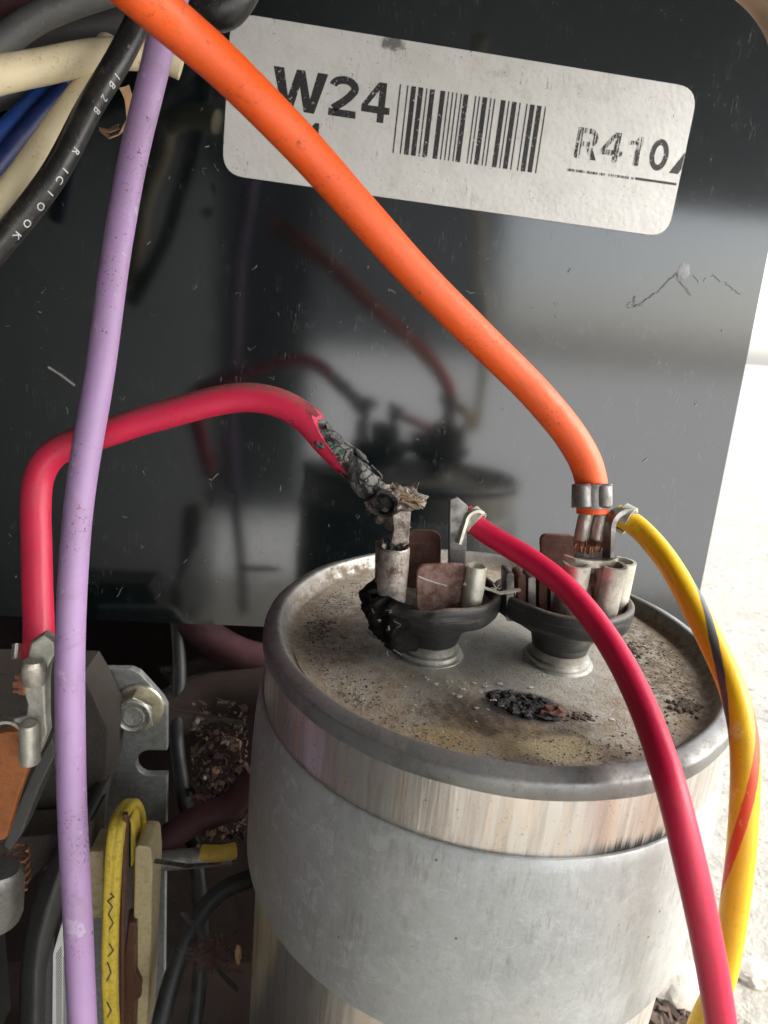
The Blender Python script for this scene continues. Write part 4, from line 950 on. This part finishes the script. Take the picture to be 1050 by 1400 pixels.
# ------------------------------------------------------------------ dim jumble between the contactor and the capacitor
wire('maroon_wire', [(215,800,12.7),(285,870,12.6),(330,895,12.5),(370,905,12.5)], .3, 'maroon', 'dusty maroon wire at the top of the dark gap beside the capacitor')
wire('maroon_wire', [(205,1165,11.0),(270,1120,11.1),(310,1105,11.2),(350,1060,11.3)], .22, 'maroon', 'maroon wire crossing the dark gap above the yellow wire end')
wire('brown_wire', [(215,985,12.4),(290,950,12.5),(335,945,12.4),(390,940,12.3)], .45, plain_mat('brown_insulation', (.030,.015,.010), .8, .5, .5, (.02,.012,.009)), 'broad brown cable in the dark gap beside the capacitor')
wire('black_wire', [(238,800,12.7),(246,930,12.3),(242,1010,12.0),(252,1090,11.6),(268,1180,11.2),(275,1300,10.8),(262,1440,10.4)], .12, 'deep', 'black wire hanging down behind the bracket edge')
wire('yellow_wire', [(276,1166,10.6),(298,1167,10.6),(322,1163,10.7)], .12, 'dullyellow', 'short dull yellow wire end in the dark gap')
wire('black_wire', [(215,1420,9.6),(235,1340,9.8),(262,1270,10.1),(300,1220,10.4),(345,1200,10.6)], .13, 'deep', 'black wire slanting up across the lower dark gap')
# crumpled clear film
rnd = random.Random(4)
for poly, D in (([(232,905),(300,925),(338,985),(332,1005),(236,992),(228,950)], 9.6), ([(214,1165),(300,1172),(322,1186),(312,1330),(262,1390),(214,1370)], 9.2)):
    b = bmesh.new(); n = 12; gr = []
    x0 = min(p[0] for p in poly); x1 = max(p[0] for p in poly); y0_ = min(p[1] for p in poly); y1 = max(p[1] for p in poly)
    for i in range(n+1):
        row = []
        for j in range(n+1):
            x = x0+(x1-x0)*i/n+rnd.uniform(-2,2); y = y0_+(y1-y0_)*j/n+rnd.uniform(-2,2); p = dep(x, y, D)
            row.append(b.verts.new(p+fw*(.5*nz(p, 1.3, 3)+.25*nz(p, 3.1, 5))))
        gr.append(row)
    for i in range(n):
        for j in range(n): b.faces.new((gr[i][j], gr[i+1][j], gr[i+1][j+1], gr[i][j+1]))
    bmesh.ops.solidify(b, geom=b.faces, thickness=.004)
    tag(recentre(obj('plastic_film', b, 'film', ang=15)), 'crumpled clear plastic film beside the bolt' if D > 9.4 else 'crumpled clear plastic film low in the dark gap by the coil', 'film')
# pale strips added as the highlights on the clear film
for P_, lab in (([(210,1180),(255,1187),(300,1181),(303,1179),(256,1181),(212,1174)], 'long pale strip added as a film highlight beside the yellow coil'),
                ([(246,1249),(262,1268),(277,1284),(281,1279),(266,1262),(251,1247)], 'short pale strip added as a film highlight above the rusty tuft'),
                ([(291,1322),(306,1340),(322,1357),(327,1352),(311,1335),(296,1319)], 'pale strip added as a film highlight below the rusty tuft'),
                ([(232,972),(280,982),(332,992),(333,986),(282,976),(234,967)], 'dull strip added as a film highlight beside the bolt')):
    b = prism_bm([dep(x, y, 9.3-.12*math.sin(i*1.1)) for i, (x, y) in enumerate(P_)], fw*.012); bmesh.ops.triangulate(b, faces=b.faces)
    tag(recentre(obj('film_highlight_strip', b, 'strip')), lab, 'strip', 'added film highlights in the dark gap')
# flakes added for the brown reflections of crumpled film in the gap
for nm, col, n, sd in (('brown_flakes', (.04,.018,.010), 420, 1), ('ochre_flakes', (.11,.06,.026), 120, 2), ('pale_flakes', (.22,.22,.19), 12, 3), ('reddish_flakes', (.035,.006,.010), 90, 4)):
    b = bmesh.new(); q = random.Random(sd)
    for i in range(n):
        c = dep(q.uniform(262,338), q.uniform(960,1150), q.uniform(11.2,12.4)); z_ = q.choice((.015,.02,.025,.03,.04,.05,.09))
        u_ = Vector((q.gauss(0,1), q.gauss(0,1), q.gauss(0,1))).normalized(); v_ = u_.orthogonal().normalized(); k = q.randint(4,6)
        prism_bm([c+(v_*math.cos(2*PI*t/k)+u_.cross(v_)*math.sin(2*PI*t/k))*z_*q.uniform(.6,1.3) for t in range(k)], u_*.015, 0, b)
    stuff(obj(nm, b, plain_mat(nm+'_mat', tuple(.7*c for c in col), .95, .5, .4), smooth=False))
# tuft of rusty fibres
b = bmesh.new()
for i in range(170):
    c = dep(288+rnd.gauss(0,14), 1305+rnd.gauss(0,10), 9.6+rnd.uniform(-.1,.3)); v = Vector((rnd.gauss(0,1), rnd.gauss(0,.6), rnd.gauss(0,1))).normalized()*rnd.uniform(.06,.30); k = Vector((rnd.uniform(-.06,.06),0,rnd.uniform(-.06,.06)))
    thread_bm([c, c+v*.35+k, c+v*.7+k*.4, c+v], rnd.uniform(.004,.009), b, 4)
tag(recentre(obj('fibre_tuft', b, plain_mat('rusty_fibre', (.085,.030,.015), .8))), 'rust brown tuft of fibres in the dark gap', 'tuft')
b = lump_bm(dep(326,1305,9.3), .04, .04, .16, .4, 2, 3, 3); tag(recentre(obj('dry_leaf', b, plain_mat('tan_husk', (.36,.22,.10), .8))), 'small tan husk against the side of the capacitor', 'husk')

# ------------------------------------------------------------------ cobwebs, lint, grit
b = thread_bm([dep(x, y, 6.78) for x, y in ((633,797),(648,800),(660,803),(672,808),(684,812),(697,808),(712,806))], .018, None, 6); rough_bm(b, .02, 12)
thread_bm([aty(x, y, -5.045) for x, y in ((572,788),(584,793),(597,797),(611,801))], .008, b, 4)
for k in range(22):
    t_ = random.random(); x = 640+70*t_; y = 799+10*t_
    thread_bm([dep(x,y,6.78), dep(x+random.uniform(-6,6), y+random.uniform(-7,7), 6.78)], .005, b, 4)
tag(recentre(obj('cobweb', b, 'web')), 'dusty twisted cobweb strand joining the two terminal cups', 'cobweb')
def jit(pts, n=5, a=1.6):
    q = random.Random(len(pts)); out = []
    for (x0, y0), (x1, y1) in zip(pts, pts[1:]):
        for k in range(n): t = k/n; out.append((x0+(x1-x0)*t+q.uniform(-a,a), y0+(y1-y0)*t+q.uniform(-a,a)))
    return out+[pts[-1]]
b = bmesh.new()
thread_bm([aty(x, y, -.03) for x, y in jit(((858,420),(880,413),(905,395),(922,377),(926,372)))], .006, b, 5)
thread_bm([aty(x, y, -.03) for x, y in jit(((926,374),(935,390),(946,403)))], .005, b, 5)
thread_bm([aty(x, y, -.03) for x, y in jit(((858,420),(870,405),(866,416),(880,418)))], .004, b, 5)
rough_bm(b, .02, 5)
tag(recentre(obj('twig', b, 'twig')), 'thin dark twig scrap stuck on the panel below the sticker', 'twig')
b = lump_bm(aty(934,372,-.004), .09, .006, .12, .5, 2, 1, 3); tag(recentre(obj('paint_spot', b, plain_mat('pale_spot', (.20,.21,.22), .6))), 'pale grey blob on the panel above the twig', 'spot')
b = bmesh.new(); rnd = random.Random(13)
thread_bm([aty(x, y, -.02) for x, y in jit(((955,385),(975,377),(990,385),(1000,392),(1016,402)), 5, 2)], .005, b, 4)
thread_bm([aty(x, y, -.02) for x, y in ((66,502),(82,512),(102,527))], .018, b, 4)
for i in range(150):
    x, y = rnd.uniform(10,990), rnd.uniform(20,820)
    if 300 < x < 950 and y < 330: continue
    if x > 985-.185*(y-500): continue
    h = []
    for k in range(rnd.randint(2,4)): h.append(aty(x,y,-.012-rnd.random()*.01)); x += rnd.uniform(-6,6); y += rnd.uniform(-6,6)
    thread_bm(h, rnd.choice((.002,.003,.004,.006)), b, 4)
stuff(obj('lint', b, 'lint'))
b = bmesh.new(); rnd = random.Random(17)
def grit(n, f, s0, s1):
    for i in range(n):
        x, y = f(); s = rnd.uniform(s0, s1)**1.0
        if math.hypot(x, y) > 2.18: continue
        r = bmesh.ops.create_icosphere(b, subdivisions=1, radius=1); q = rnd.uniform(0,6)
        for v in r['verts']:
            d = v.co; k = 1+.6*nz(d, 1.5, i); v.co = CM @ Vector((x+s*k*(d.x*1.4*math.cos(q)-d.y*math.sin(q)), y+s*k*(d.x*1.4*math.sin(q)+d.y*math.cos(q)), LZ+.004+d.z*s*.6*k))
def ringf(a0, a1, m=2.0, sd_=.16):
    def f():
        a = rad(rnd.uniform(a0,a1)); r = m-abs(rnd.gauss(0,sd_)); return r*math.cos(a), r*math.sin(a)
    return f
def spot(x, y, sx_, sy_): return lambda: (rnd.gauss(x,sx_), rnd.gauss(y,sy_))
grit(420, ringf(110,225,2.08,.22), .003, .010); grit(420, ringf(-75,50,2.12,.22), .003, .011); grit(260, ringf(215,290,2.1,.18), .003, .009)
grit(90, spot(1.62,-.02,.10,.12), .004, .022); grit(90, spot(1.72,-1.12,.06,.06), .006, .035); grit(40, spot(.58,-1.38,.07,.035), .004, .02)
grit(70, spot(-1.85,.05,.1,.14), .004, .018); grit(36, spot(-1.2,.1,.06,.05), .004, .016); grit(500, lambda: (rnd.uniform(-2.1,2.1), rnd.uniform(-2.1,1.5)), .002, .006)
stuff(obj('dirt', b, 'grit', smooth=False))
b = bmesh.new()
def fleck(n, f):
    for i in range(n):
        x, y = f(); s = rnd.choice((.005,.008,.012,.02))
        lump_bm(CM @ Vector((x, y, LZ+.012)), s*1.5, s, .006, .4, 2, i, 1, b)
fleck(34, lambda: (rnd.uniform(-1.2,-.2), rnd.uniform(-1.6,-.8))); fleck(18, lambda: (rnd.uniform(-.3,1.2), rnd.uniform(-1.9,-.8)))
stuff(obj('pale_dirt_flecks', b, plain_mat('pale_flecks', (.52,.47,.38), .9), smooth=False))
# stones and litter on the ground at the lower right
rnd = random.Random(8)
for i, (px, py, s, lab) in enumerate(((938,1352,.55,'pale stone behind the red wire at the lower right'), (1030,1330,.35,'small pale stone on the concrete at the right edge'))):
    c = atz(px, py, -10.9); b = lump_bm(c, s*1.3, s, s*.8, .3, 1.6, i+3, 3); tag(recentre(obj('stone', b, 'stone')), lab, 'stone')
b = bmesh.new()
for i in range(40):
    c = atz(rnd.uniform(895,940), rnd.uniform(1350,1420), -10.97); v = Vector((rnd.gauss(0,1), rnd.gauss(0,1), .1)).normalized()*rnd.uniform(.3,.9)
    thread_bm([c, c+v], rnd.uniform(.03,.1), b, 5)
stuff(obj('litter', b, plain_mat('brown_litter', (.08,.05,.035), .9)))
